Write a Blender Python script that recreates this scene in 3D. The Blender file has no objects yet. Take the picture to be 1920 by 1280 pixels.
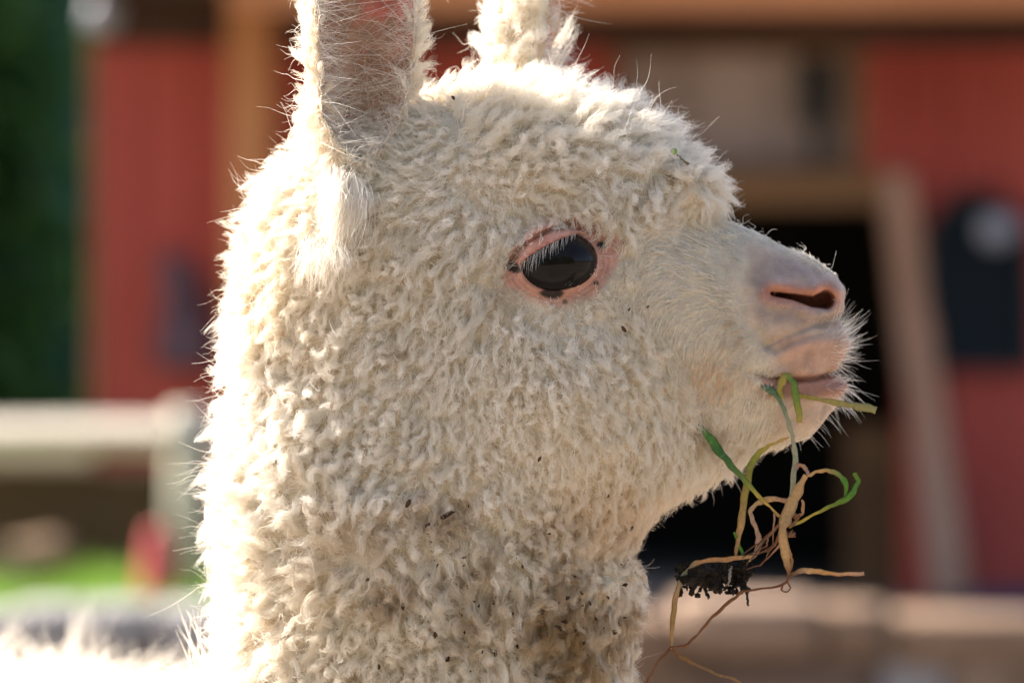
import bpy, bmesh, math, random
import numpy as np
from mathutils import Vector, noise, kdtree

# ------------------------------------------------------------------ camera, sky, sun, exposure
R = math.radians
sc = bpy.context.scene
K = 0.0002            # metres per photo pixel in the plane of the head
D0 = 1.5              # camera distance to that plane (y = 0)
CZ = 0.85             # camera height
cam = bpy.data.cameras.new('camera'); cam_o = bpy.data.objects.new('camera', cam)
sc.collection.objects.link(cam_o); sc.camera = cam_o
cam_o.location = (0, -D0, CZ); cam_o.rotation_euler = (R(90), 0, 0)
cam.sensor_width = 36; cam.lens = 36 * D0 / (1920 * K)
cam.clip_start = 0.05; cam.clip_end = 2000
cam.dof.use_dof = True; cam.dof.focus_distance = D0 - 0.043; cam.dof.aperture_fstop = 7.8
cam.dof.aperture_blades = 0

SUN = Vector((-0.68, 0.33, 0.62)).normalized()
world = bpy.data.worlds.new('World'); sc.world = world; world.use_nodes = True
wn = world.node_tree.nodes; wl = world.node_tree.links
sky = wn.new('ShaderNodeTexSky'); sky.sky_type = 'NISHITA'; sky.sun_disc = False
sky.sun_elevation = math.asin(SUN.z); sky.sun_rotation = math.atan2(SUN.x, SUN.y)
sky.air_density = 0.75; sky.dust_density = 4.0; sky.ozone_density = 0.6
wl.new(sky.outputs[0], wn['Background'].inputs[0]); wn['Background'].inputs[1].default_value = 0.115
sun = bpy.data.lights.new('sun', 'SUN'); sun.energy = 4.3; sun.angle = R(0.6); sun.color = (1.0, 0.94, 0.84)
sun_o = bpy.data.objects.new('sun', sun); sc.collection.objects.link(sun_o)
sun_o.rotation_euler = SUN.to_track_quat('Z', 'Y').to_euler(); sun_o.location = (-4, 3, 5)
sc.view_settings.view_transform = 'Standard'; sc.view_settings.look = 'None'
sc.view_settings.gamma = 1; sc.view_settings.use_curve_mapping = False
sc.view_settings.exposure = 1.6
sc.render.engine = 'CYCLES'
cy = sc.cycles
cy.max_bounces = 9; cy.diffuse_bounces = 8; cy.glossy_bounces = 3; cy.transmission_bounces = 8; cy.transparent_max_bounces = 8
cy.use_denoising = True; cy.denoiser = 'OPENIMAGEDENOISE'; cy.denoising_input_passes = 'RGB_ALBEDO_NORMAL'; cy.denoising_prefilter = 'ACCURATE'
cy.caustics_reflective = False; cy.caustics_refractive = False
cy.sample_clamp_indirect = 6.0
sc.cycles_curves.shape = 'RIBBONS'; sc.cycles_curves.subdivisions = 2

rng = np.random.default_rng(7)
random.seed(7)
COL = sc.collection

# ------------------------------------------------------------------ helpers
def at(u, v, d):
    """photo position at distance d from the camera, as a world point"""
    s = K * d / D0
    return Vector(((u - 960) * s, d - D0, CZ - (v - 640) * s))

def link(name, data, parent=None):
    o = bpy.data.objects.new(name, data); COL.objects.link(o)
    if parent is not None: o.parent = parent
    return o

def tag(o, label=None, cat=None, group=None, kind=None):
    if label: o['label'] = label
    if cat: o['category'] = cat
    if group: o['group'] = group
    if kind: o['kind'] = kind
    return o

def empty(name, loc=(0, 0, 0)):
    o = link(name, None); o.location = loc; o.empty_display_size = 0.05
    return o

def nodes_of(name):
    m = bpy.data.materials.new(name); m.use_nodes = True
    return m, m.node_tree.nodes, m.node_tree.links, m.node_tree.nodes['Principled BSDF']

def mat(name, c1, c2, scale=8.0, rough=0.8, bump=0.3, bscale=None, detail=6.0, spec=0.3, stretch=(1, 1, 1)):
    """two-tone noise material with bump, object coordinates"""
    m, n, l, p = nodes_of(name)
    tc = n.new('ShaderNodeTexCoord'); mp = n.new('ShaderNodeMapping'); mp.inputs['Scale'].default_value = stretch
    l.new(tc.outputs['Object'], mp.inputs[0])
    t = n.new('ShaderNodeTexNoise'); t.inputs['Scale'].default_value = scale; t.inputs['Detail'].default_value = detail
    l.new(mp.outputs[0], t.inputs['Vector'])
    r = n.new('ShaderNodeValToRGB'); r.color_ramp.elements[0].position = 0.35; r.color_ramp.elements[1].position = 0.68
    r.color_ramp.elements[0].color = (*c1, 1); r.color_ramp.elements[1].color = (*c2, 1)
    l.new(t.outputs['Fac'], r.inputs[0]); l.new(r.outputs[0], p.inputs['Base Color'])
    p.inputs['Roughness'].default_value = rough; p.inputs['Specular IOR Level'].default_value = spec
    if bump:
        t2 = n.new('ShaderNodeTexNoise'); t2.inputs['Scale'].default_value = bscale or scale * 4; t2.inputs['Detail'].default_value = 8
        l.new(mp.outputs[0], t2.inputs['Vector'])
        b = n.new('ShaderNodeBump'); b.inputs['Strength'].default_value = bump; b.inputs['Distance'].default_value = 0.02
        l.new(t2.outputs['Fac'], b.inputs['Height']); l.new(b.outputs[0], p.inputs['Normal'])
    return m

def mesh_obj(name, verts, faces, m, parent=None, smooth=False):
    me = bpy.data.meshes.new(name); me.from_pydata([tuple(v) for v in verts], [], faces); me.update()
    if m: me.materials.append(m)
    if smooth:
        me.polygons.foreach_set('use_smooth', [True] * len(me.polygons))
    return link(name, me, parent)

def bm_obj(name, bm, m, parent=None, smooth=False):
    me = bpy.data.meshes.new(name); bm.to_mesh(me); bm.free()
    if m: me.materials.append(m)
    if smooth: me.polygons.foreach_set('use_smooth', [True] * len(me.polygons))
    return link(name, me, parent)

def box(bm, lo, hi, bev=0.0, jitter=0.0):
    g = bmesh.ops.create_cube(bm, size=1)
    for v in g['verts']:
        v.co = Vector([lo[i] + (v.co[i] + .5) * (hi[i] - lo[i]) for i in range(3)])
        if jitter: v.co += Vector([random.uniform(-jitter, jitter) for _ in range(3)])
    if bev:
        es = list({e for v in g['verts'] for e in v.link_edges})
        bmesh.ops.bevel(bm, geom=es, offset=bev, segments=2, affect='EDGES', profile=0.6)
    return g

def box_obj(name, lo, hi, m, parent=None, bev=0.006):
    bm = bmesh.new(); box(bm, lo, hi, bev); return bm_obj(name, bm, m, parent)

def tube(bm, pts, rad, seg=8, closed_end=True):
    """tube through pts with a radius for each point"""
    pts = [Vector(p) for p in pts]; rings = []
    up = Vector((0.13, 0.9, 0.31)).normalized()
    for i, p in enumerate(pts):
        t = (pts[min(i + 1, len(pts) - 1)] - pts[max(i - 1, 0)]).normalized()
        a = t.cross(up).normalized(); b = t.cross(a)
        r = rad[i] if hasattr(rad, '__len__') else rad
        rings.append([bm.verts.new(p + (a * math.cos(2 * math.pi * k / seg) + b * math.sin(2 * math.pi * k / seg)) * r) for k in range(seg)])
    for i in range(len(rings) - 1):
        for k in range(seg):
            bm.faces.new((rings[i][k], rings[i][(k + 1) % seg], rings[i + 1][(k + 1) % seg], rings[i + 1][k]))
    if closed_end:
        bm.faces.new(rings[0][::-1]); bm.faces.new(rings[-1])

def sstep(a, b, x):
    t = np.clip((x - a) / (b - a), 0, 1); return t * t * (3 - 2 * t)

# ------------------------------------------------------------------ setting: ground, shed, fence, trees
M_ground = mat('packed_earth', (0.21, 0.17, 0.14), (0.31, 0.26, 0.21), 1.3, 0.95, 0.5, 20)
def ground_h(x, y):
    rise = np.interp(y, [6.5, 7.2, 9.0, 11.5, 30, 200], [0, 0.05, 0.62, 1, 1.15, 2.5])
    return rise * np.interp(x, [-8, -1.06, 1.18, 8], [0.34, 0.215, 0.085, 0.03])
xs = np.concatenate([np.linspace(-400, -9, 14), np.linspace(-8, 8, 81), np.linspace(9, 400, 14)])
ys = np.concatenate([np.linspace(-300, -4, 12), np.linspace(-3, 16, 96), np.linspace(18, 600, 24)])
gv = [(x, y, float(ground_h(x, y)) + (0.012 * noise.noise((x * 1.1, y * 1.1, 0)) if abs(x) < 9 and 4 < y < 20 else 0)) for y in ys for x in xs]
nx = len(xs)
gf = [(j * nx + i, j * nx + i + 1, (j + 1) * nx + i + 1, (j + 1) * nx + i) for j in range(len(ys) - 1) for i in range(nx - 1)]
ground = mesh_obj('ground', gv, gf, M_ground, smooth=True); tag(ground, 'packed tan earth of the farmyard', 'ground', kind='structure')

# red shed ---------------------------------------------------------------
DW = 12.0
YW = DW - D0
M_red = mat('red_paint', (0.38, 0.060, 0.044), (0.51, 0.092, 0.066), 3.0, 0.7, 0.15, 30, stretch=(1, 1, 0.25))
M_beam = mat('orange_timber', (0.50, 0.19, 0.075), (0.66, 0.28, 0.12), 6, 0.7, 0.3, 40, stretch=(0.3, 1, 1))
M_post = mat('orange_timber_upright', (0.50, 0.19, 0.075), (0.66, 0.28, 0.12), 6, 0.7, 0.3, 40, stretch=(1, 1, 0.3))
M_tan = mat('weathered_tan_timber', (0.40, 0.22, 0.14), (0.56, 0.34, 0.24), 7, 0.8, 0.3, 40, stretch=(1, 1, 0.25))
M_brown = mat('brown_timber', (0.20, 0.10, 0.045), (0.30, 0.16, 0.075), 6, 0.8, 0.3, 40, stretch=(0.3, 1, 1))
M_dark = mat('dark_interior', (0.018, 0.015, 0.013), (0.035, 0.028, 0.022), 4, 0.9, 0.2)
M_roof = mat('brown_roof', (0.08, 0.05, 0.04), (0.13, 0.08, 0.06), 5, 0.85, 0.3)
M_iron = mat('black_iron', (0.012, 0.013, 0.016), (0.03, 0.03, 0.035), 12, 0.5, 0.1)
M_globe = mat('frosted_globe', (0.30, 0.31, 0.37), (0.38, 0.39, 0.45), 6, 0.35, 0.0)
M_curtain = mat('faded_curtain', (0.38, 0.29, 0.27), (0.58, 0.46, 0.43), 4, 0.9, 0.2, stretch=(2.5, 1, 0.3))
M_navy = mat('navy_tarp', (0.012, 0.035, 0.075), (0.03, 0.07, 0.13), 8, 0.5, 0.4)
m, n_, l_, p_ = nodes_of('dark_pane'); M_pane = m
p_.inputs['Base Color'].default_value = (0.012, 0.018, 0.024, 1); p_.inputs['Roughness'].default_value = 0.4
p_.inputs['Specular IOR Level'].default_value = 0.06

s = K * DW / D0
def wx(u): return (u - 960) * s
def wz(v): return CZ - (v - 640) * s
gz = wz(1150)                                   # a little below the earth line
shed = empty('red_shed', (wx(180), YW, 0))
def shed_part(o):
    o.parent = shed; o.matrix_parent_inverse.identity(); o.location = o.location - shed.location
    return o
TOP = wz(-560)
# front wall as boards, with the door and window openings left free
def board_wall(u0, u1, v0, v1):
    """upright red boards between two photo columns"""
    out = []; w = 0.145; x = wx(u0)
    while x < wx(u1) - 0.01:
        x2 = min(x + w, wx(u1)); d = random.uniform(0, 0.004)
        o = box_obj('wall_board', (x, YW - 0.022 - d, wz(v1)), (x2 - 0.003, YW + 0.02, wz(v0)), M_red, None, 0.004); out.append(shed_part(o)); x = x2
    return out
doorL, doorR0, doorR1, doorT, doorB = 1150, 1655, 1775, 385, 1145
board_wall(180, 1150, -560, 1150)
board_wall(1150, 1660, -560, 60)
board_wall(1620, 1690, 60, 330)
board_wall(1150, 1690, 318, 330)
board_wall(1690, 2480, -560, 1150)
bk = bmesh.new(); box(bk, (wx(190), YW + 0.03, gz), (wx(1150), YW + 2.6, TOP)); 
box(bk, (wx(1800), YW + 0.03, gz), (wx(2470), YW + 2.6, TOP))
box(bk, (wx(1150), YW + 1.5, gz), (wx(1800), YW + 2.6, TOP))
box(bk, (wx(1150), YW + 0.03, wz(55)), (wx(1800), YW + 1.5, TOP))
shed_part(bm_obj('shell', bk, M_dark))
bk = bmesh.new(); box(bk, (wx(1151), YW + 0.10, wz(330)), (wx(1620), YW + 0.13, wz(60)))
cu = shed_part(bm_obj('window', bk, M_curtain))
for (a, b, c, d) in ((1151, 1620, 92.5, 104), (1151, 1166, 104, 312), (1598, 1620, 104, 312), (1151, 1620, 312, 330)):
    o = box_obj('window_frame', (wx(a), YW - 0.04, wz(d)), (wx(b), YW + 0.06, wz(c)), M_brown); o.parent = cu; o.location = (0, 0, 0)
o = box_obj('glazing_bar', (wx(1522), YW + 0.02, wz(311)), (wx(1540), YW + 0.06, wz(85)), M_iron); o.parent = cu
o = box_obj('shutter_board', (wx(1500), YW + 0.03, wz(235)), (wx(1560), YW + 0.055, wz(90)), M_iron); o.parent = cu
# door frame: lintel and a leaning jamb
shed_part(box_obj('lintel', (wx(1130), YW - 0.07, wz(388)), (wx(1668), YW + 0.05, wz(331)), M_brown))
bm = bmesh.new()
q = [(1648, 325), (1704, 325), (1822, 1150), (1742, 1150)]
fr = [bm.verts.new((wx(a), YW - 0.085, wz(b))) for a, b in q]; ba = [bm.verts.new((wx(a), YW + 0.06, wz(b))) for a, b in q]
bm.faces.new(fr); bm.faces.new(ba[::-1])
for i in range(4): bm.faces.new((fr[i], ba[i], ba[(i + 1) % 4], fr[(i + 1) % 4]))
bmesh.ops.recalc_face_normals(bm, faces=bm.faces); bmesh.ops.bevel(bm, geom=list(bm.edges), offset=0.008, segments=2, affect='EDGES')
shed_part(bm_obj('door_jamb', bm, M_tan))
bm = bmesh.new()
q = [(1600, 800), (1700, 800), (1760, 1150), (1600, 1150)]
fr = [bm.verts.new((wx(a), YW + 0.35, wz(b))) for a, b in q]; ba = [bm.verts.new((wx(a), YW + 0.39, wz(b))) for a, b in q]
bm.faces.new(fr); bm.faces.new(ba[::-1])
for i in range(4): bm.faces.new((fr[i], ba[i], ba[(i + 1) % 4], fr[(i + 1) % 4]))
bmesh.ops.recalc_face_normals(bm, faces=bm.faces)
shed_part(bm_obj('stall_door', bm, M_brown))
M_shade_band = mat('shade_toned_timber', (0.055, 0.026, 0.018), (0.10, 0.05, 0.033), 5, 0.85, 0.3, 40, stretch=(.3, 1, 1))  # dark boards stand in for the overhang's shade along the wall top
shed_part(box_obj('shade_band_board', (wx(183), YW - 0.052, wz(88)), (wx(430), YW - 0.0275, wz(-60)), M_shade_band))
shed_part(box_obj('shade_band_board', (wx(520), YW - 0.052, wz(92)), (wx(2478), YW - 0.0275, wz(-60)), M_shade_band))
# overhang: fascia beam, soffit, posts
OV = 0.75
so = K * (DW - OV) / D0
zb0, zb1 = CZ - (22 - 640) * so, CZ - (-150 - 640) * so
shed_part(box_obj('fascia_beam', ((430 - 960) * so, YW - OV - 0.06, zb0), ((2600 - 960) * so, YW - OV + 0.06, zb1), M_beam))
shed_part(box_obj('soffit', ((170 - 960) * s, YW - OV + 0.062, zb0 + 0.12), (wx(2480), YW - 0.03, zb0 + 0.16), M_roof))
shed_part(box_obj('upright_post', (wx(432), YW - 0.16, gz), (wx(518), YW - 0.026, zb0 + 0.115), M_post, bev=0.012))
shed_part(box_obj('corner_board', (wx(168), YW - 0.035, gz), (wx(182), YW + 0.12, TOP), M_brown))
bm = bmesh.new(); box(bm, (wx(100), YW - OV - 0.12, TOP + 0.02), (wx(2560), YW + 2.8, TOP + 0.12), 0.01); shed_part(bm_obj('roof', bm, M_roof))
tag(shed, 'red boarded animal shed with orange timber overhang and dark doorway', 'shed')
# pointed dark window on the right with a globe lamp
aw = empty('arched_window', (wx(1825), YW - 0.026, wz(695)))
bm = bmesh.new()
prof = [(1728, 695), (1728, 470), (1738, 425), (1765, 385), (1815, 352), (1865, 372), (1905, 400), (1930, 450), (1935, 695)]
def prism(bm, prof, y0, y1):
    fr = [bm.verts.new((wx(a) - wx(1825), y0, wz(b) - wz(695))) for a, b in prof]; ba = [bm.verts.new((wx(a) - wx(1825), y1, wz(b) - wz(695))) for a, b in prof]
    bm.faces.new(fr); bm.faces.new(ba[::-1])
    for i in range(len(prof)): bm.faces.new((fr[i], ba[i], ba[(i + 1) % len(prof)], fr[(i + 1) % len(prof)]))
    bmesh.ops.recalc_face_normals(bm, faces=bm.faces)
prism(bm, prof, -0.03, -0.001); bm_obj('pane', bm, M_pane, aw)
bm = bmesh.new(); c = (1830, 540)
for i in range(len(prof)):
    a, b = prof[i], prof[(i + 1) % len(prof)]
    ia = (a[0] + (c[0] - a[0]) * .12, a[1] + (c[1] - a[1]) * .09); ib = (b[0] + (c[0] - b[0]) * .12, b[1] + (c[1] - b[1]) * .09)
    prism(bm, [a, b, ib, ia], -0.055, -0.031)
bm_obj('window_frame', bm, M_iron, aw)
tag(aw, 'dark pointed window with black frame in the red wall beside the doorway', 'window')
def globe_lamp(u, v, rad, label):
    e = empty('wall_lamp', (wx(u), YW - 0.2, wz(v)))
    bm = bmesh.new(); bmesh.ops.create_uvsphere(bm, u_segments=24, v_segments=14, radius=rad); bm_obj('globe', bm, M_globe, e, True)
    bm2 = bmesh.new(); bmesh.ops.create_cone(bm2, cap_ends=True, segments=16, radius1=rad * .75, radius2=rad * .3, depth=rad * .5)
    for vtx in bm2.verts: vtx.co.z += rad * 1.1
    bm_obj('cap', bm2, M_iron, e)
    bm = bmesh.new(); tube(bm, [(0, 0, rad * 1.3), (0, 0.05, rad * 1.7), (0, 0.17, rad * 1.6)], 0.012, 8); bm_obj('bracket', bm, M_iron, e)
    tag(e, label, 'lamp'); return e
globe_lamp(1853, 432, 0.055, 'pale globe lamp on black bracket before the dark pointed window')
lt = globe_lamp(205, 38, 0.055, 'pale globe lamp on black bracket at the shed corner next to the trees')
# dark blue-grey coat hanging on the wall
M_cloth = mat('slate_cloth', (0.10, 0.055, 0.075), (0.17, 0.11, 0.14), 10, 0.9, 0.4)
vs = []; fs = []
NU, NV = 14, 22
for j in range(NV):
    t = j / (NV - 1)
    cu_ = 325 + 45 * t + 10 * math.sin(t * 5); hw = 16 + 42 * t ** .7
    for i in range(NU):
        a = i / (NU - 1) * 2 - 1
        vs.append((wx(cu_ + a * hw), YW - 0.05 - 0.05 * math.cos(a * 1.5) - 0.018 * math.cos(a * 9 + t * 2), wz(480 + 210 * t)))
fs = [(j * NU + i, j * NU + i + 1, (j + 1) * NU + i + 1, (j + 1) * NU + i) for j in range(NV - 1) for i in range(NU - 1)]
ct = mesh_obj('hanging_coat', vs, fs, M_cloth, smooth=True)
md = ct.modifiers.new('thick', 'SOLIDIFY'); md.thickness = 0.01
tag(ct, 'slate blue coat hanging in folds on the red wall', 'coat')
# navy tarp at the wall foot
bm = bmesh.new()
bmesh.ops.create_grid(bm, x_segments=24, y_segments=10, size=0.5)
for v in bm.verts:
    x, y = v.co.x, v.co.y
    v.co = Vector((x * 0.75, y * 0.5, 0.045 * (1 - (2 * x) ** 4) * (1 - (2 * y) ** 4) + 0.012 * noise.noise((x * 9, y * 9, 3)) + 0.012))
tp = bm_obj('folded_tarp', bm, M_navy, smooth=True); tp.location = (wx(1990), YW - 0.40, float(ground_h(wx(1990), YW - .4)) + 0.012)
md = tp.modifiers.new('thick', 'SOLIDIFY'); md.thickness = 0.02
tag(tp, 'dark navy tarp lying at the foot of the red wall', 'tarp')

# low stone wall, each stone its own mesh ---------------------------------
M_st = [mat('tan_stone', (0.23, 0.145, 0.092), (0.38, 0.25, 0.165), 9, 0.9, 0.6), mat('pink_stone', (0.27, 0.175, 0.12), (0.41, 0.285, 0.20), 7, 0.9, 0.6),
        mat('grey_stone', (0.32, 0.30, 0.29), (0.52, 0.49, 0.47), 8, 0.9, 0.6), mat('brown_stone', (0.17, 0.11, 0.08), (0.28, 0.19, 0.14), 8, 0.9, 0.6)]
DS = 8.0; ss = K * DS / D0
stone_meshes = {}
for mi in range(4):
    for k in range(4):
        bm = bmesh.new(); bmesh.ops.create_cube(bm, size=1)
        bmesh.ops.bevel(bm, geom=list(bm.edges), offset=0.09, segments=2, affect='EDGES', profile=0.5)
        for v in bm.verts:
            n3 = noise.noise_vector(v.co * 1.7 + Vector((k * 9.1, mi * 3.3, 0))); v.co += Vector(n3) * 0.07
        me = bpy.data.meshes.new('stone'); bm.to_mesh(me); bm.free(); me.materials.append(M_st[mi])
        me.polygons.foreach_set('use_smooth', [True] * len(me.polygons)); stone_meshes[mi, k] = me
sw = empty('stone_wall', (0, DS - D0, 0)); tag(sw, 'low tan and grey stone wall crossing behind the alpaca', 'wall')
topz = CZ - (1146 - 640) * ss
rows = [(topz - 0.10, topz, 0.30), (topz - 0.235, topz - 0.105, 0.26), (topz - 0.37, topz - 0.24, 0.24)]
for ri, (z0, z1, dep) in enumerate(rows):
    x = -3.0 + 0.1 * ri
    while x < 3.0:
        w = random.uniform(0.11, 0.34); h = z1 - z0
        left = x < -0.35
        mi = random.choices([0, 1, 2, 3], [1, 1, 6, 3] if left else [4, 3, 1, 3])[0]
        o = link('stone', stone_meshes[mi, random.randrange(4)], sw)
        o.scale = (w * 0.98, dep * random.uniform(.9, 1.1), h * random.uniform(0.97, 1.12 if ri == 0 else 1.0))
        o.location = (x + w / 2, random.uniform(-.015, .015) + 0.14, (z0 + z1) / 2 + (random.uniform(-.02, .02) if ri == 0 else 0))
        o.rotation_euler = (0, random.uniform(-.03, .03), random.uniform(-.05, .05) + (math.pi if random.random() < .5 else 0))
        x += w + 0.008
bm = bmesh.new(); box(bm, (-3.0, 0.05, -0.02), (3.0, 0.24, topz - 0.05)); bm_obj('rubble_core', bm, M_st[3], sw)

# fence on the left: pale rails and post ----------------------------------
M_pale = mat('bleached_wood', (0.56, 0.48, 0.38), (0.74, 0.65, 0.54), 5, 0.8, 0.3, 40, stretch=(0.2, 1, 1))
M_pale2 = mat('bleached_wood_post', (0.50, 0.47, 0.38), (0.70, 0.66, 0.54), 5, 0.8, 0.3, 40, stretch=(1, 1, .2))
DF = 11.0; sf = K * DF / D0
fence = empty('rail_fence', ((350 - 960) * sf, DF - D0, 0)); fx0 = fence.location.x
fz = lambda v: CZ - (v - 640) * sf
def gzf(x): return float(ground_h(x, DF - D0))
def split_rail(x0, x1, yc, vc, seed):
    bm = bmesh.new(); n = 14; rings = []
    for i in range(n):
        x = x0 + (x1 - x0) * i / (n - 1); zc = fz(vc) + .006 * noise.noise((x * 2, seed, 0)); k_ = 1 + .1 * noise.noise((x * 3, seed, 5))
        sec = [(-.045, -.030), (.042, -.034), (.047, .022), (.038, .032), (-.038, .032), (-.046, .023)]
        rings.append([bm.verts.new((x, yc + k_ * (a * math.cos(.55) - b * math.sin(.55)), zc + k_ * (a * math.sin(.55) + b * math.cos(.55)))) for a, b in sec])
    for i in range(n - 1):
        for k in range(6): bm.faces.new((rings[i][k], rings[i][(k + 1) % 6], rings[i + 1][(k + 1) % 6], rings[i + 1][k]))
    bm.faces.new(rings[0]); bm.faces.new(rings[-1]); bmesh.ops.recalc_face_normals(bm, faces=bm.faces)
    bm_obj('rail', bm, M_pale, fence)
split_rail((-900 - 350) * sf, (322 - 350) * sf, -0.03, 814, 1)
split_rail(0.075, 1.3, 0.03, 814, 2)
for k, (u, h) in enumerate(((350, 762), (-520, 758))):
    bm = bmesh.new(); x = (u - 350) * sf
    tube(bm, [(x, 0.05, gzf(fx0 + x) - 0.05), (x + 0.003, 0.05, 0.5), (x, 0.05, fz(h) - .01), (x, 0.05, fz(h))], [0.066, 0.062, 0.056, 0.04], 12); bm_obj('post', bm, M_pale2, fence, True)
tag(fence, 'pale bleached split-rail fence between the grass and the trees', 'fence')

# brown feeding trough under the rail
DT = 11.6; st = K * DT / D0; tx = (110 - 960) * st; ty = DT - D0
tr = empty('feed_trough', (tx, ty, float(ground_h(tx, ty))))
M_tr = mat('dark_brown_planks', (0.075, 0.045, 0.02), (0.14, 0.085, 0.04), 6, 0.85, 0.3, 40, stretch=(.2, 1, 1))
M_trl = mat('sunlit_plank_edge', (0.40, 0.31, 0.22), (0.52, 0.42, 0.31), 6, 0.85, 0.3, 40, stretch=(.2, 1, 1))  # paler than the planks: sunlit top put into the rim colour
hT = (CZ - (850 - 640) * st) - tr.location.z
for k in range(3):
    z0 = 0.02 + k * (hT - .06) / 3; z1 = 0.02 + (k + 1) * (hT - .06) / 3 - 0.006
    box_obj('plank', (-0.55, -0.02 + k * .006, z0), (0.25, 0.02 + k * .006, z1), M_tr, tr)
    box_obj('plank', (-0.55, 0.30 - k * .006, z0), (0.25, 0.34 - k * .006, z1), M_tr, tr)
box_obj('rim', (-0.58, -0.05, hT - 0.036), (0.10, 0.03, hT), M_trl, tr)
box_obj('end_board', (0.252, -0.03, 0.0), (0.29, 0.35, hT - .04), M_tr, tr); box_obj('end_board', (-0.6, -0.03, 0.0), (-0.552, 0.35, hT - .04), M_tr, tr)
tag(tr, 'dark brown plank feeding trough standing behind the pale fence', 'trough')
# cut log
bm = bmesh.new(); tube(bm, [(0, 0, 0), (0.05, 0.25, 0.0), (0.08, 0.5, 0.01)], [0.075, 0.078, 0.07], 16)
M_log = mat('log_bark', (0.24, 0.15, 0.09), (0.42, 0.29, 0.19), 14, 0.9, 0.6)
lg = bm_obj('cut_log', bm, M_log, smooth=False); p = at(8, 965, 11.0); lg.location = (p.x, p.y, p.z); lg.location.z = gzf(p.x) + 0.07
tag(lg, 'short cut tan log lying on the grass before the trough', 'log')
# red bucket, upside down
bm = bmesh.new(); pr = [(0.058, 0), (0.054, 0.012), (0.030, 0.17), (0.026, 0.178)]
ring = [[bm.verts.new((r * math.cos(a * math.pi / 12), r * math.sin(a * math.pi / 12), z)) for a in range(24)] for r, z in pr]
for i in range(3):
    for k in range(24): bm.faces.new((ring[i][k], ring[i][(k + 1) % 24], ring[i + 1][(k + 1) % 24], ring[i + 1][k]))
bm.faces.new(ring[-1])
M_bucket = mat('red_plastic', (0.45, 0.06, 0.06), (0.55, 0.08, 0.07), 5, 0.4, 0.0)
p = at(298, 1030, 10.7); e = empty('feed_bucket', (p.x, p.y, float(ground_h(p.x, p.y)) + 0.012)); e.scale = (1.15, 1.15, 1.15)
bm_obj('bucket_body', bm, M_bucket, e, True)
bm = bmesh.new(); tube(bm, [(0.066 * math.cos(a * math.pi / 16), 0.066 * math.sin(a * math.pi / 16), 0.008) for a in range(33)], 0.006, 6); bm_obj('rim', bm, M_bucket, e, True)
tag(e, 'small upturned red bucket on the grass by the fence post', 'bucket')

# grass behind the stone wall ------------------------------------------------
def leaf_mat(name, c1, c2, trans=0.5):
    m, n, l, p = nodes_of(name)
    oi = n.new('ShaderNodeNewGeometry'); r = n.new('ShaderNodeValToRGB')
    r.color_ramp.elements[0].color = (*c1, 1); r.color_ramp.elements[1].color = (*c2, 1)
    l.new(oi.outputs['Random Per Island'], r.inputs[0]); l.new(r.outputs[0], p.inputs['Base Color']); p.inputs['Roughness'].default_value = 0.55
    t = n.new('ShaderNodeBsdfTranslucent'); l.new(r.outputs[0], t.inputs[0]); mx = n.new('ShaderNodeMixShader'); mx.inputs[0].default_value = trans
    l.new(p.outputs[0], mx.inputs[1]); l.new(t.outputs[0], mx.inputs[2]); l.new(mx.outputs[0], n['Material Output'].inputs[0])
    return m
M_grass = leaf_mat('lawn_grass', (0.16, 0.33, 0.03), (0.32, 0.50, 0.09))
def blades(n, xf, yf, h0, h1, w):
    x = rng.uniform(*xf, n); y = rng.uniform(*yf, n)
    z = np.array([ground_h(a, b) for a, b in zip(x, y)]) - 0.01
    h = rng.uniform(h0, h1, n); a = rng.uniform(0, 2 * np.pi, n); lean = rng.normal(0, .45, (n, 2)) * h[:, None]
    dx, dy = np.cos(a) * w, np.sin(a) * w
    V = np.zeros((n, 3, 3))
    V[:, 0] = np.stack([x - dx, y - dy, z], 1); V[:, 1] = np.stack([x + dx, y + dy, z], 1); V[:, 2] = np.stack([x + lean[:, 0], y + lean[:, 1], z + h], 1)
    return V.reshape(-1, 3), np.arange(3 * n).reshape(-1, 3)
V, F = blades(34000, (-3.2, -0.55), (7.2, 10.6), 0.04, 0.10, 0.005)
g = mesh_obj('lawn', V.tolist(), F.tolist(), M_grass); tag(g, 'bright sunlit lawn grass on the bank behind the stone wall', 'grass', kind='stuff')
p = at(1625, 1120, 10.2); V, F = blades(900, (p.x - .16, p.x + .16), (p.y - .15, p.y + .15), 0.03, 0.10, 0.004)
g = mesh_obj('grass_tuft', V.tolist(), F.tolist(), M_grass); tag(g, 'small grass tuft on bare earth before the shed doorway', 'grass', kind='stuff')

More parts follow.
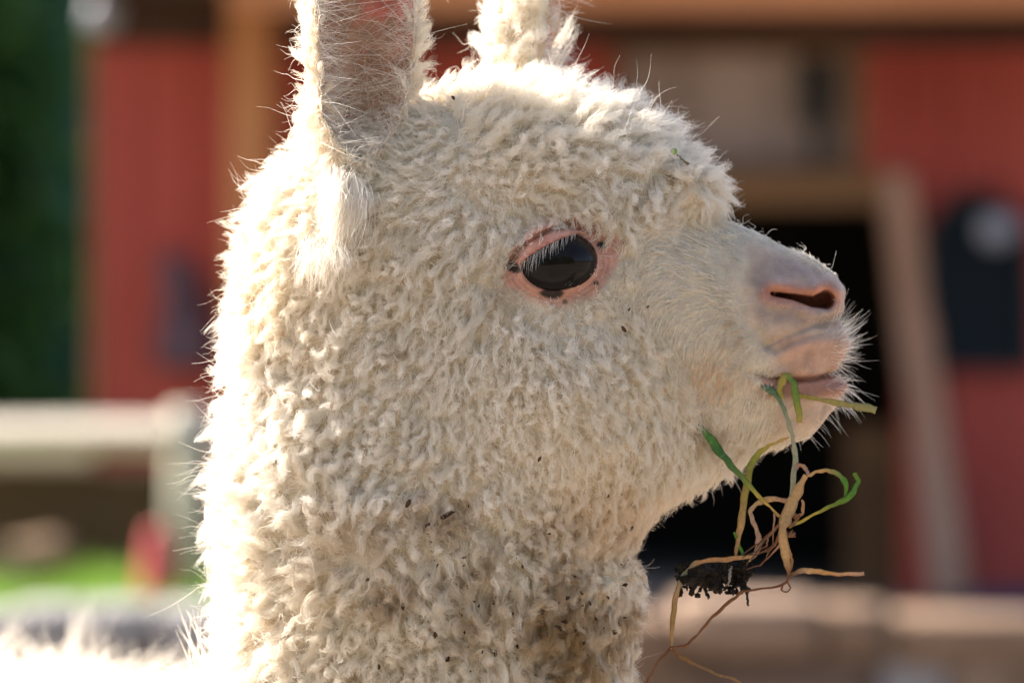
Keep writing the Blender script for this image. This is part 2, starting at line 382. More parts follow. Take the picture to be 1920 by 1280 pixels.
# trees on the left -----------------------------------------------------------
M_bark = mat('tree_bark', (0.05, 0.035, 0.025), (0.10, 0.075, 0.055), 8, 0.95, 0.6)
M_leafA = leaf_mat('dark_spruce_green', (0.07, 0.20, 0.12), (0.15, 0.37, 0.22), .55)
M_leafB = leaf_mat('bluish_green', (0.09, 0.28, 0.20), (0.17, 0.44, 0.32), .55)
M_leafC = leaf_mat('mid_green', (0.06, 0.15, 0.03), (0.13, 0.28, 0.07), .5)
def tree(name, x, y, h, rad, m, label, nl=20000, base=0.0, ls=0.085):
    z0 = float(ground_h(x, y)); e = empty(name, (x, y, z0))
    bm = bmesh.new(); tube(bm, [(0, 0, -.1), (.03, .02, h * .3), (-.02, .03, h * .6), (0, 0, h * .93)], [.14, .11, .07, .02], 10)
    for k in range(14):
        a = random.uniform(0, 6.28); zz = random.uniform(.15, .85) * h; r = rad * .75 * (1 - zz / h * .6)
        tube(bm, [(0, 0, zz), (math.cos(a) * r * .5, math.sin(a) * r * .5, zz + .15), (math.cos(a) * r, math.sin(a) * r, zz + .25)], [.035, .02, .006], 6)
    bm_obj('trunk', bm, M_bark, e, True)
    # leaf clumps spread through the crown
    nc = 130; cz = rng.uniform(base, 1, nc) ** .9 * h; ca = rng.uniform(0, 6.283, nc)
    prof = rad * np.clip(1.05 - (cz / h - .3) ** 2 * 1.6, .12, 1.1)
    cr = prof * np.sqrt(rng.uniform(.15, 1, nc)); cc = np.stack([np.cos(ca) * cr, np.sin(ca) * cr, cz], 1)
    idx = rng.integers(0, nc, nl); P = cc[idx] + rng.normal(0, .15 * rad + .07, (nl, 3)) * [1, 1, .7]
    P[:, 2] = np.maximum(P[:, 2], .05)
    d1 = rng.normal(0, 1, (nl, 3)); d1 /= np.linalg.norm(d1, axis=1)[:, None]; d2 = np.cross(d1, rng.normal(0, 1, (nl, 3))); d2 /= np.linalg.norm(d2, axis=1)[:, None]
    sz = rng.uniform(.6, 1.3, (nl, 1)) * ls
    V = np.stack([P - d1 * sz, P + d2 * sz * .5, P + d1 * sz, P - d2 * sz * .5], 1).reshape(-1, 3)
    mesh_obj('crown', V.tolist(), np.arange(4 * nl).reshape(-1, 4).tolist(), m, e)
    tag(e, label, 'tree'); return e
tree('spruce_tree', -2.9, 15.2, 4.6, 1.1, M_leafA, 'dark green leafy tree standing beside the red shed wall')
tree('leafy_tree', -2.35, 13.6, 2.1, .55, M_leafC, 'small mid green bushy tree rising behind the pale fence', 9000, .02)
tree('leafy_tree', -4.1, 18.5, 5.2, 1.6, M_leafB, 'taller bluish green tree behind the darker one', 15000)
tree('spruce_tree', -4.6, 14.0, 4.2, 1.2, M_leafA, 'dark green tree farther along the pale fence from the shed', 12000)
tree('leafy_tree', -3.6, 21.5, 6.5, 1.9, M_leafA, 'tall dark tree showing in the gap behind the others', 22000, .0, .12)
# the tree row behind the photographer, seen in the eye
for k, (x, y, h, r) in enumerate(((-6.5, -10.5, 6.5, 2.6), (-1.8, -12.0, 7.5, 2.8), (3.4, -10.8, 6.2, 2.6), (8.2, -11.5, 7.0, 2.8))):
    e = tree('leafy_tree', x, y, h, r, M_leafC, 'broad green tree of the row behind the photographer', 9000, .0, .2); e['group'] = 'trees behind the photographer'

def nz3(P, sc_, seed=0):
    """cheap smooth noise for many points: sum of random plane waves"""
    r = np.random.default_rng(seed); k = r.normal(0, 1, (7, 3)) * sc_; ph = r.uniform(0, 6.28, 7)
    return np.sin(P @ k.T + ph).sum(1) / 3.2

# ------------------------------------------------------------------ the alpaca: one continuous skin from a distance field
# head coordinates: u right, v down (photo pixels in the plane y = 0), w = depth in the same unit, negative towards the camera
def ortho(u, v, w):
    """head coordinates of a photo position lying at depth w"""
    f = (D0 + w * K) / D0
    return 960 + (u - 960) * f, 640 + (v - 640) * f
def dense(tab, lo, hi, sm=25):
    x = np.arange(lo, hi, 2.0); tab = np.array(tab, float); out = []
    ker = np.hanning(2 * sm + 1); ker /= ker.sum()
    for c in range(1, tab.shape[1]):
        y = np.interp(x, tab[:, 0], tab[:, c]); y = np.convolve(np.pad(y, sm, 'edge'), ker, 'valid'); out.append(y)
    return x, out
FACE = dense([(880, 330, 900, 215), (960, 300, 975, 238), (1050, 300, 990, 240), (1120, 305, 985, 226), (1200, 330, 958, 200), (1280, 388, 930, 168),
              (1350, 412, 893, 140), (1400, 428, 862, 122), (1450, 452, 838, 110), (1500, 480, 805, 98), (1530, 500, 780, 80), (1548, 560, 740, 40)], 860, 1560, 12)
NECK = dense([(250, 640, 960, 120), (330, 580, 1000, 175), (430, 500, 1050, 205), (600, 446, 1120, 222), (800, 447, 1160, 238), (950, 446, 1190, 246),
              (1060, 446, 1196, 246), (1160, 446, 1180, 248), (1280, 440, 1155, 256), (1420, 425, 1140, 280), (1500, 420, 1140, 290)], 250, 1500, 30)
def superell(a, b, n): return (np.abs(a) ** n + np.abs(b) ** n) ** (1 / n)
def loft(s_, t_, w_, tab, n):
    x, (lo, hi, hw) = tab
    l = np.interp(s_, x, lo); h = np.interp(s_, x, hi); W = np.interp(s_, x, hw)
    c = (l + h) / 2; H = np.maximum((h - l) / 2, 4)
    f = (superell((t_ - c) / H, w_ / W, n) - 1) * np.minimum(H, W)
    ends = np.maximum(x[0] - s_, s_ - x[-1])
    return np.where(ends > 0, np.sqrt(np.maximum(f, 0) ** 2 + ends ** 2), f)
def ell(u, v, w, c, r, ang=0.0):
    a, b, d = u - c[0], v - c[1], w - c[2]
    if ang:
        ca, sa = math.cos(ang), math.sin(ang); a, b = a * ca + b * sa, -a * sa + b * ca
    k0 = np.sqrt((a / r[0]) ** 2 + (b / r[1]) ** 2 + (d / r[2]) ** 2) + 1e-6
    k1 = np.sqrt((a / r[0] ** 2) ** 2 + (b / r[1] ** 2) ** 2 + (d / r[2] ** 2) ** 2) + 1e-6
    return k0 * (k0 - 1) / k1
def smin(a, b, k):
    h = np.clip(.5 + .5 * (b - a) / k, 0, 1); return b + (a - b) * h - k * h * (1 - h)
def polydist(u, v, pts):
    """distance to a polyline and the radius column blended along it"""
    best = np.full(u.shape, 1e9); rad = np.zeros(u.shape)
    for (p, q) in zip(pts[:-1], pts[1:]):
        dx, dy = q[0] - p[0], q[1] - p[1]; L = dx * dx + dy * dy
        t = np.clip(((u - p[0]) * dx + (v - p[1]) * dy) / L, 0, 1)
        d = np.hypot(u - p[0] - t * dx, v - p[1] - t * dy); m_ = d < best
        best = np.where(m_, d, best)
        if len(p) > 2: rad = np.where(m_, p[2] + t * (q[2] - p[2]), rad)
    return best, rad
EYE_W = -236.0
EU, EV = ortho(1045, 494, EYE_W)
EA = R(-9)
def eye_e(u, v, du=0, dv=0, ax=55, ay=41):
    a, b = u - EU - du, v - EV - dv; ca, sa = math.cos(EA), math.sin(EA)
    return np.hypot((a * ca + b * sa) / ax, (-a * sa + b * ca) / ay)
def almond(u, v):
    """lens-shaped bare patch round the eye, 1 on its edge"""
    a, b = u - EU - 10, v - EV + 4; ca, sa = math.cos(R(-16)), math.sin(R(-16)); a, b = a * ca + b * sa, -a * sa + b * ca
    return np.abs(a / 118) ** 2.2 + np.abs(b) / np.where(b < 0, 78, 74)
ER = 76.0
LA, LB = ortho(981, 492, -265), ortho(1076, 441, -265)
def lid_line(u, v):
    """distance above the slightly bowed edge of the upper lid"""
    dx, dy = LB[0] - LA[0], LB[1] - LA[1]; ln = math.hypot(dx, dy)
    s_ = ((u - LA[0]) * dx + (v - LA[1]) * dy) / ln; h_ = ((u - LA[0]) * dy - (v - LA[1]) * dx) / ln
    return h_ - 7 * np.clip(1 - ((s_ - ln / 2) / (ln * .62)) ** 2, -3, 1)
def oline(pts, w): return [ortho(p[0], p[1], w) + tuple(p[2:]) for p in pts]
NOSTRIL = oline([(1447, 551, 3), (1488, 557, 5), (1524, 566, 9), (1548, 562, 15)], -80)
MOUTH = oline([(1620, 692), (1575, 699), (1530, 709), (1490, 712), (1445, 706), (1398, 694)], -80)
FOLD1 = oline([(1590, 592), (1562, 598), (1520, 611), (1470, 632), (1436, 650)], -85)
FOLD2 = oline([(1535, 626), (1490, 640), (1452, 657)], -90)
FOLD3 = oline([(1395, 560), (1398, 600), (1430, 640)], -100)
EAR_N = dense([(-330, 668, 8, 8, 0), (-240, 668, 55, 40, 0), (-120, 672, 92, 84, 0), (0, 682, 104, 98, 0), (120, 684, 100, 98, 0), (230, 678, 84, 88, 0), (310, 670, 60, 70, 0), (380, 662, 34, 44, 0)], -330, 380, 10)
EAR_F = dense([(-300, 1080, 8, 8, 0), (-220, 1066, 45, 40, 0), (-110, 1044, 72, 58, 0), (0, 1022, 88, 66, 0), (110, 1004, 102, 68, 0), (200, 984, 96, 60, 0), (260, 970, 66, 50, 0)], -300, 260, 10)
def ear_pair(u, v, w, tab, w0, open_u, open_w, lean):
    x, (cu, hw, hd, _) = tab
    C = np.interp(v, x, cu); A = np.interp(v, x, hw); B = np.interp(v, x, hd); W0 = w0 + lean * (v - 200)
    a, b = u - C, w - W0
    out = (np.hypot(a / A, b / B) - 1) * np.minimum(A, B)
    cl = np.sqrt(np.clip((x[-1] - 30 - v) / 120, 0.0004, 1))                # the bowl closes round at the base
    inn = (np.hypot((a - open_u * A) / (A * .86 * cl), (b - open_w * B) / (B * .95 * cl)) - 1) * np.minimum(A, B) * cl
    return out, inn, np.maximum(x[0] - v, v - x[-1])
def ear_field(*a):
    out, inn, lim = ear_pair(*a); f = np.maximum(out, -inn); return np.where(lim > 0, np.maximum(f, lim), f)
NEAR_EAR = (EAR_N, -125, 0.08, -0.36, -0.02); FAR_EAR = (EAR_F, 135, 0.45, -0.05, 0.02)
def head_field(u, v, w):
    f = loft(u, v, w, FACE, 2.25)
    f = smin(f, loft(v, u, w, NECK, 2.2), 60)
    f = smin(f, ell(u, v, w, (1000, 342, 0), (306, 168, 200), R(8)), 50)          # topknot
    f = smin(f, ell(u, v, w, (790, 468, 0), (308, 236, 212)), 60)           # poll
    f = smin(f, ell(u, v, w, (1050, 770, 0), (225, 205, 262)), 70)          # cheeks
    f = smin(f, ell(u, v, w, (1282, 366, 0), (62, 50, 115)), 26)            # brow over the bridge
    g = ell(u, v, w, (1493, 562, 0), (92, 74, 92))
    g = smin(g, ell(u, v, w, (1497, 643, 0), (95, 61, 101)), 12)
    h = smin(ell(u, v, w, (1491, 728, 0), (98, 36, 80)), ell(u, v, w, (1462, 768, 0), (92, 60, 72)), 30)
    f = smin(f, g, 34); f = smin(f, h, 22)
    # mouth, folds, nostrils
    nz = sstep(15, 45, np.abs(w))
    d, _ = polydist(u, v, MOUTH); f = f + 20 * np.exp(-(d / 4.6) ** 2) * sstep(1385, 1425, u)
    d, _ = polydist(u, v, FOLD1); f = f + 11 * np.exp(-(d / 8) ** 2)
    d, _ = polydist(u, v, FOLD2); f = f + 7 * np.exp(-(d / 6) ** 2)
    d, _ = polydist(u, v, FOLD3); f = f + 4 * np.exp(-(d / 14) ** 2)
    mu_ = sstep(1400, 1470, u) * sstep(490, 530, v); f = f + mu_ * (1.3 * np.sin(.16 * v + .05 * u + 2.2 * np.sin(.03 * u + .02 * v)) + 1.0 * np.sin(.11 * u - .07 * v + 2 * np.sin(.04 * v)))
    d, r_ = polydist(u, v, NOSTRIL)
    f = f - 7 * np.exp(-((d - r_ - 13) / 10) ** 2) * nz
    f = f + 75 * nz * sstep(1.35, .55, d / np.maximum(r_, 1))
    # eye opening with rolled lids, brow
    e = eye_e(u, v); ey = sstep(60, 110, np.abs(w))
    f = f - 10 * np.exp(-((e - 1.22) / .17) ** 2) * ey
    f = f + 1.5 * np.sin(e * 34 + 1.5 * np.sin(u * .03)) * sstep(1.08, 1.2, e) * sstep(2.1, 1.6, e) * ey
    f = f + 70 * sstep(1.02, .93, e) * ey
    # heavy upper lid lying on the eyeball
    cap = ell(u, v, np.abs(w), (EU, EV, -(EYE_W + 38)), (ER + 7, ER * .79 + 7, ER + 7), EA)
    f = smin(f, np.maximum(cap, -lid_line(u, v)), 7)
    br, _ = polydist(u, v, oline([(965, 455), (1010, 428), (1085, 398), (1150, 412), (1180, 450)], EYE_W)); f = f - 9 * np.exp(-(br / 16) ** 2) * ey
    d, _ = polydist(u, v, oline([(958, 486), (985, 458), (1030, 433), (1075, 420), (1110, 428)], EYE_W)); f = f + 8 * np.exp(-(d / 5.5) ** 2) * ey
    # cheek crease below the jaw, behind the cheek, and back folds
    d, _ = polydist(u, v, [(860, 930), (960, 1005), (1080, 1050), (1230, 1045)]); f = f + 16 * np.exp(-(d / 20) ** 2)
    d, _ = polydist(u, v, [(690, 540), (760, 640), (800, 740), (790, 800)]); f = f + 9 * np.exp(-(d / 22) ** 2)
    d, _ = polydist(u, v, [(400, 690), (520, 690), (640, 720)]); f = f + 11 * np.exp(-(d / 18) ** 2)
    # ears
    f = smin(f, ear_field(u, v, w, *NEAR_EAR), 12)
    f = smin(f, ear_field(u, v, w, *FAR_EAR), 12)
    return f

def surface_nets(F, org, h):
    ins = F < 0; nx_, ny_, nz_ = F.shape
    c = [ins[i:nx_ - 1 + i, j:ny_ - 1 + j, k:nz_ - 1 + k] for i in (0, 1) for j in (0, 1) for k in (0, 1)]
    cnt = np.zeros(c[0].shape, np.int8)
    for a in c: cnt += a
    act = (cnt > 0) & (cnt < 8); I, J, Kk = np.nonzero(act); n = len(I)
    vid = np.full(act.shape, -1, np.int64); vid[I, J, Kk] = np.arange(n)
    off = np.array([(i, j, k) for i in (0, 1) for j in (0, 1) for k in (0, 1)])
    val = np.stack([F[I + o[0], J + o[1], Kk + o[2]] for o in off], 1)
    acc = np.zeros((n, 3)); num = np.zeros(n)
    for a in range(8):
        for b in range(a + 1, 8):
            if np.abs(off[a] - off[b]).sum() != 1: continue
            cr = (val[:, a] < 0) != (val[:, b] < 0)
            t = np.where(cr, val[:, a] / np.where(cr, val[:, a] - val[:, b], 1), 0)
            acc += cr[:, None] * (off[a] + t[:, None] * (off[b] - off[a])); num += cr
    V = (np.stack([I, J, Kk], 1) + acc / num[:, None]) * h + org
    quads = []
    for ax in range(3):
        sl0 = [slice(None)] * 3; sl1 = [slice(None)] * 3; sl0[ax] = slice(0, -1); sl1[ax] = slice(1, None)
        A = ins[tuple(sl0)]; B = ins[tuple(sl1)]; cr = A != B
        o1, o2 = (ax + 1) % 3, (ax + 2) % 3
        P = np.stack(np.nonzero(cr), 1); ok = (P[:, o1] > 0) & (P[:, o2] > 0) & (P[:, o1] < F.shape[o1] - 1) & (P[:, o2] < F.shape[o2] - 1); P = P[ok]
        q = []
        for d1, d2 in ((1, 1), (0, 1), (0, 0), (1, 0)):
            Q = P.copy(); Q[:, o1] -= d1; Q[:, o2] -= d2; q.append(vid[Q[:, 0], Q[:, 1], Q[:, 2]])
        q = np.stack(q, 1); fl = A[P[:, 0], P[:, 1], P[:, 2]]; q[~fl] = q[~fl][:, ::-1]; quads.append(q)
    return V, np.concatenate(quads)

def mesh_field(fn, lo, hi, h, coarse=4, band=2.4):
    """fine grid evaluated only near the surface found on a coarse grid"""
    n = [int((b - a) / h / coarse) * coarse + 1 for a, b in zip(lo, hi)]
    ax = [lo[i] + h * np.arange(n[i]) for i in range(3)]
    G = np.meshgrid(*[a[::coarse] for a in ax], indexing='ij'); Fc = fn(*G)
    near = np.abs(Fc) < band * h * coarse
    for d in range(3):
        nn = near.copy(); nn[tuple(slice(1, None) if i == d else slice(None) for i in range(3))] |= near[tuple(slice(0, -1) if i == d else slice(None) for i in range(3))]
        nn[tuple(slice(0, -1) if i == d else slice(None) for i in range(3))] |= near[tuple(slice(1, None) if i == d else slice(None) for i in range(3))]; near = nn
    idx = [np.minimum((np.arange(n[i]) + coarse // 2) // coarse, Fc.shape[i] - 1) for i in range(3)]
    F = Fc[np.ix_(*idx)].astype(np.float32); m_ = near[np.ix_(*idx)]
    I = np.nonzero(m_); F[m_] = fn(ax[0][I[0]], ax[1][I[1]], ax[2][I[2]])
    return surface_nets(F, np.array(lo, float), h)
HB = ((384, -260, -330), (1632, 1424, 330))
V, Q = mesh_field(lambda u, v, w: head_field(u, v, w), HB[0], HB[1], 6.0)
def grad(P, fn, h=2.0):
    g_ = np.stack([fn(*(P + h * e_).T) - fn(*(P - h * e_).T) for e_ in np.eye(3)], 1)
    return g_ / (2 * h)
# refine the muzzle and eye faces, then pull the vertices onto the field
def refine(V, Q, mask_fn):
    bm = bmesh.new(); vs = [bm.verts.new(p) for p in V]; bm.verts.index_update()
    for q in Q: bm.faces.new([vs[i] for i in q])
    ed = [e_ for e_ in bm.edges if mask_fn((e_.verts[0].co + e_.verts[1].co) / 2)]
    bmesh.ops.subdivide_edges(bm, edges=ed, cuts=1, use_grid_fill=True); bm.verts.index_update()
    V = np.array([v_.co[:] for v_ in bm.verts]); F_ = [[v_.index for v_ in f_.verts] for f_ in bm.faces]; bm.free(); return V, F_
V, Fl = refine(V, Q, lambda c: (c.x > 1370 and c.y > 460) or (abs(c.x - EU) < 130 and abs(c.y - EV) < 110 and c.z < 0))
for _ in range(2):
    g_ = grad(V, head_field); f_ = head_field(*V.T); V = V - np.clip(f_ / np.maximum((g_ ** 2).sum(1), .25), -4, 4)[:, None] * g_ * .8
N = grad(V, head_field); N /= np.linalg.norm(N, axis=1)[:, None] + 1e-9
def to_world(P):
    P = np.asarray(P, float); return np.stack([(P[..., 0] - 960) * K, P[..., 2] * K, CZ - (P[..., 1] - 640) * K], -1)
def dir_world(d): return np.stack([d[..., 0], d[..., 2], -d[..., 1]], -1)

# trunk, shoulders and legs (metres), below the frame
def body_field(x, y, z):
    def el(c, r, a=0):
        X, Y, Z = x - c[0], y - c[1], z - c[2]; ca, sa = math.cos(a), math.sin(a); X, Y = X * ca + Y * sa, -X * sa + Y * ca
        k0 = np.sqrt((X / r[0]) ** 2 + (Y / r[1]) ** 2 + (Z / r[2]) ** 2) + 1e-6; k1 = np.sqrt((X / r[0] ** 2) ** 2 + (Y / r[1] ** 2) ** 2 + (Z / r[2] ** 2) ** 2) + 1e-6
        return k0 * (k0 - 1) / k1
    def leg(a, b, r0, r1):
        a, b = np.array(a), np.array(b); d = b - a; t = np.clip(((x - a[0]) * d[0] + (y - a[1]) * d[1] + (z - a[2]) * d[2]) / (d @ d), 0, 1)
        return np.sqrt((x - a[0] - t * d[0]) ** 2 + (y - a[1] - t * d[1]) ** 2 + (z - a[2] - t * d[2]) ** 2) - (r0 + t * (r1 - r0))
    A = math.atan2(.78, -.5)
    f = el((-.20, .30, .545), (.34, .15, .155), A)
    f = smin(f, el((-.07, .06, .58), (.085, .085, .17), A), .08)
    f = smin(f, el((-.34, .50, .49), (.15, .14, .165), A), .06)
    L = np.array([math.cos(A), math.sin(A), 0]); S = np.array([-math.sin(A), math.cos(A), 0])
    for base, back in ((np.array([-.07, .09, .45]), 0), (np.array([-.37, .56, .45]), 1)):
        for sd in (-1, 1):
            h = base + S * .075 * sd
            if back:
                k = h + L * -.03 + [0, 0, -.14]; ho = h + L * .045 + [0, 0, -.24]; ft = h + L * .03 + [0, 0, -.43]
                f = smin(f, leg(h, k, .08, .055), .04); f = smin(f, leg(k, ho, .05, .032), .02); f = smin(f, leg(ho, ft, .03, .026), .015)
            else:
                k = h + L * -.005 + [0, 0, -.23]; ft = h + [0, 0, -.43]
                f = smin(f, leg(h, k, .065, .036), .04); f = smin(f, leg(k, ft, .034, .026), .015)
            f = smin(f, el(ft + L * -.015 + [0, 0, -.0], (.042, .028, .022), A), .015)
    return f
BV, BQ = mesh_field(body_field, (-.75, -.16, -.03), (.2, .95, .80), .011)
bg = grad(BV, body_field, .004); BN = bg / (np.linalg.norm(bg, axis=1)[:, None] + 1e-9)

# skin colour: pink where the animal is bare, pigment spots round the eye, painted sun glow in the near ear
PINK = np.array([.60, .31, .235]); CREAM = np.array([.64, .54, .42])
def uvw_bare(P):
    u, v, w = P.T
    e = almond(u, v)
    eye_b = sstep(1.2, .82, e + .07 * nz3(P, .06, 41)) * (np.abs(w) > 90)
    nose = sstep(-22, 28, u - np.interp(v, [600, 660, 720], [1398, 1440, 1440]) + 10 * nz3(P, .04, 43)) * sstep(0, 26, v - (458 + (u - 1450) * .42)) * sstep(840, 780, v)
    return eye_b, nose
def ear_inner(P, Nn):
    """inside of the ear bowls"""
    u, v, w = P.T
    res = []
    for ear, sg_ in ((NEAR_EAR, 1), (FAR_EAR, -1)):
        out, inn, lim = ear_pair(u, v, w, *ear); res.append(sstep(14, 6, np.abs(inn)) * sstep(0, 12, -out) * (lim < 0))
    return res
def skin_color(P, Nn):
    u, v, w = P.T
    eb, no = uvw_bare(P); ni, fi = ear_inner(P, Nn)
    c = np.tile(CREAM, (len(P), 1))
    nn = np.array([noise.noise((a * .03, b * .03, d * .03)) for a, b, d in P]) if len(P) < 400000 else np.zeros(len(P))
    def mixc(c, col, k): k = np.clip(k, 0, 1)[:, None]; return c * (1 - k) + np.array(col) * k
    c = mixc(c, (.58, .42, .32), no * .9)
    c = mixc(c, (.40, .31, .285), no * sstep(1.25, .55, np.hypot((u - 1478) / 100, (v - 545) / 78)) * .85)     # grey top of the nose
    d, r_ = polydist(u, v, NOSTRIL); c = mixc(c, (.60, .22, .12), sstep(34, 2, d - r_) * .75 * sstep(592, 555, v) * (u > 1400)); c = mixc(c, (.16, .05, .035), sstep(6, -6, d - r_) * (u > 1400))
    d, _ = polydist(u, v, MOUTH); c = mixc(c, (.44, .21, .15), sstep(1400, 1440, u) * sstep(32, 12, np.abs(v - 722)) * .9)
    c = mixc(c, (.56, .33, .24), sstep(1430, 1480, u) * sstep(45, 20, np.abs(v - 665)) * .8)
    c = mixc(c, PINK, eb); c = mixc(c, (.50, .30, .22), eb * sstep(0, .6, nn) * .5)
    ss_ = ortho(1, 1, 0)
    for (a, b, ra, rb) in ((958, 498, 13, 9), (1034, 550, 22, 9), (1129, 458, 10, 7), (1176, 452, 8, 10), (968, 506, 8, 6), (1060, 566, 5, 4), (1118, 530, 4, 4)):
        a, b = ortho(a, b, EYE_W); c = mixc(c, (.035, .025, .022), eb * sstep(1.25, .8, np.hypot((u - a) / ra, (v - b) / rb) + .25 * nn) * (w < 0))
    e = eye_e(u, v); c = mixc(c, (.46, .17, .13), sstep(1.25, 1.04, e) * (np.abs(w) > 90) * .6 * eb); dl, _ = polydist(u, v, oline([(958, 486), (985, 458), (1030, 433), (1075, 420), (1115, 428)], EYE_W)); c = mixc(c, (.36, .15, .10), sstep(13, 3, dl) * eb * .7)
    a, b = ortho(1135, 415, EYE_W); c = mixc(c, (.30, .17, .12), sstep(1.2, .5, np.hypot((u - a) / 42, (v - b) / 20)) * eb * .8)
    ec = np.array([.52, .33, .23]); c = mixc(c, ec, ni); c = mixc(c, (.74, .22, .18), ni * .9 * sstep(.15, .75, .6 * np.array(nn) + sstep(170, -30, v) * .75 * sstep(640, 720, u))); c = mixc(c, (.70, .46, .36), fi)  # redder upper near ear: sun glowing through, painted into the skin
    return c
SKC = skin_color(V, N)
off = len(V)
allV = np.concatenate([to_world(V), BV]); allF = [list(map(int, f)) for f in Fl]
# head mesh: (u,v,w) is mirrored into world axes, so keep the winding consistent with the normals
flip = True
allF = [f[::-1] for f in allF] if flip else allF
allF += [[int(i) + off for i in q] for q in BQ]
allC = np.concatenate([SKC, np.tile(CREAM, (len(BV), 1))])

alp = empty('alpaca', (-.2, .25, 0))
M_skin, n_, l_, p_ = nodes_of('alpaca_skin')
at_ = n_.new('ShaderNodeAttribute'); at_.attribute_name = 'skin'
tx_ = n_.new('ShaderNodeTexCoord'); no_ = n_.new('ShaderNodeTexNoise'); no_.inputs['Scale'].default_value = 900; no_.inputs['Detail'].default_value = 4
l_.new(tx_.outputs['Object'], no_.inputs['Vector'])
no2 = n_.new('ShaderNodeTexNoise'); no2.inputs['Scale'].default_value = 160; no2.inputs['Detail'].default_value = 6; l_.new(tx_.outputs['Object'], no2.inputs['Vector'])
hs = n_.new('ShaderNodeHueSaturation'); mr = n_.new('ShaderNodeMapRange'); mr.inputs[1].default_value = .3; mr.inputs[2].default_value = .7; mr.inputs[3].default_value = .78; mr.inputs[4].default_value = 1.18
l_.new(no2.outputs['Fac'], mr.inputs[0]); l_.new(mr.outputs[0], hs.inputs['Value']); l_.new(at_.outputs['Color'], hs.inputs['Color']); l_.new(hs.outputs[0], p_.inputs['Base Color'])
bp = n_.new('ShaderNodeBump'); bp.inputs['Strength'].default_value = .8; bp.inputs['Distance'].default_value = .0008; l_.new(no_.outputs['Fac'], bp.inputs['Height']); l_.new(bp.outputs[0], p_.inputs['Normal'])
p_.inputs['Roughness'].default_value = .6; p_.inputs['Specular IOR Level'].default_value = .3
p_.inputs['Subsurface Weight'].default_value = .35; p_.inputs['Subsurface Radius'].default_value = (1.0, .35, .2); p_.inputs['Subsurface Scale'].default_value = .004
me = bpy.data.meshes.new('body'); me.from_pydata(allV.tolist(), [], allF); me.update(); me.materials.append(M_skin)
me.polygons.foreach_set('use_smooth', [True] * len(me.polygons))
ca = me.attributes.new('skin', 'FLOAT_COLOR', 'POINT'); ca.data.foreach_set('color', np.concatenate([allC, np.ones((len(allC), 1))], 1).astype(np.float32).ravel())
body = link('body', me, alp); body.location = -alp.location

# eyes -------------------------------------------------------------------
M_eye, n_, l_, p_ = nodes_of('dark_eye')
tc = n_.new('ShaderNodeTexCoord'); gr = n_.new('ShaderNodeTexNoise'); gr.inputs['Scale'].default_value = 60; l_.new(tc.outputs['Object'], gr.inputs['Vector'])
rp = n_.new('ShaderNodeValToRGB'); rp.color_ramp.elements[0].color = (.004, .004, .005, 1); rp.color_ramp.elements[1].color = (.016, .012, .010, 1); l_.new(gr.outputs['Fac'], rp.inputs[0]); l_.new(rp.outputs[0], p_.inputs['Base Color'])
p_.inputs['Roughness'].default_value = .02; p_.inputs['Specular IOR Level'].default_value = .16; p_.inputs['Coat Weight'].default_value = 0.0
for sd in (1, -1):
    bm = bmesh.new(); bmesh.ops.create_uvsphere(bm, u_segments=64, v_segments=40, radius=ER * K)
    for v_ in bm.verts:
        v_.co.z *= .79
    ey = bm_obj('eye', bm, M_eye, alp, True); ey.rotation_euler.y = EA
    c_ = to_world(np.array([EU, EV, (EYE_W + 38) * sd])); ey.location = Vector(c_) - alp.location

# ------------------------------------------------------------------ hair
def curves_obj(name, P, rad, color, m, parent, label=None):
    """P: strands x points x 3 in world metres; rad: strands; color: strands x 3"""
    n, k, _ = P.shape
    cu = bpy.data.hair_curves.new(name); cu.add_curves([k] * n)
    cu.attributes['position'].data.foreach_set('vector', P.astype(np.float32).ravel())
    t = np.linspace(0, 1, k); prof = np.clip(1.05 - t ** 2.5 * .8, .2, 1)
    ra = cu.attributes.get('radius') or cu.attributes.new('radius', 'FLOAT', 'POINT')
    ra.data.foreach_set('value', (rad[:, None] * prof[None]).astype(np.float32).ravel())
    cc_ = cu.attributes.new('tint', 'FLOAT_COLOR', 'CURVE'); cc_.data.foreach_set('color', np.concatenate([color, np.ones((n, 1))], 1).astype(np.float32).ravel())
    cu.materials.append(m)
    o = link(name, cu, parent); o.location = -parent.location
    if label: o['label'] = label
    return o
M_hair = bpy.data.materials.new('alpaca_wool'); M_hair.use_nodes = True
n_ = M_hair.node_tree.nodes; l_ = M_hair.node_tree.links; n_.clear()
mo = n_.new('ShaderNodeOutputMaterial'); at_ = n_.new('ShaderNodeAttribute'); at_.attribute_name = 'tint'
df = n_.new('ShaderNodeBsdfDiffuse'); tl = n_.new('ShaderNodeBsdfTranslucent'); mx = n_.new('ShaderNodeMixShader'); mx.inputs[0].default_value = .48
l_.new(at_.outputs['Color'], df.inputs[0]); l_.new(at_.outputs['Color'], tl.inputs[0])
l_.new(df.outputs[0], mx.inputs[1]); l_.new(tl.outputs[0], mx.inputs[2]); l_.new(mx.outputs[0], mo.inputs[0])

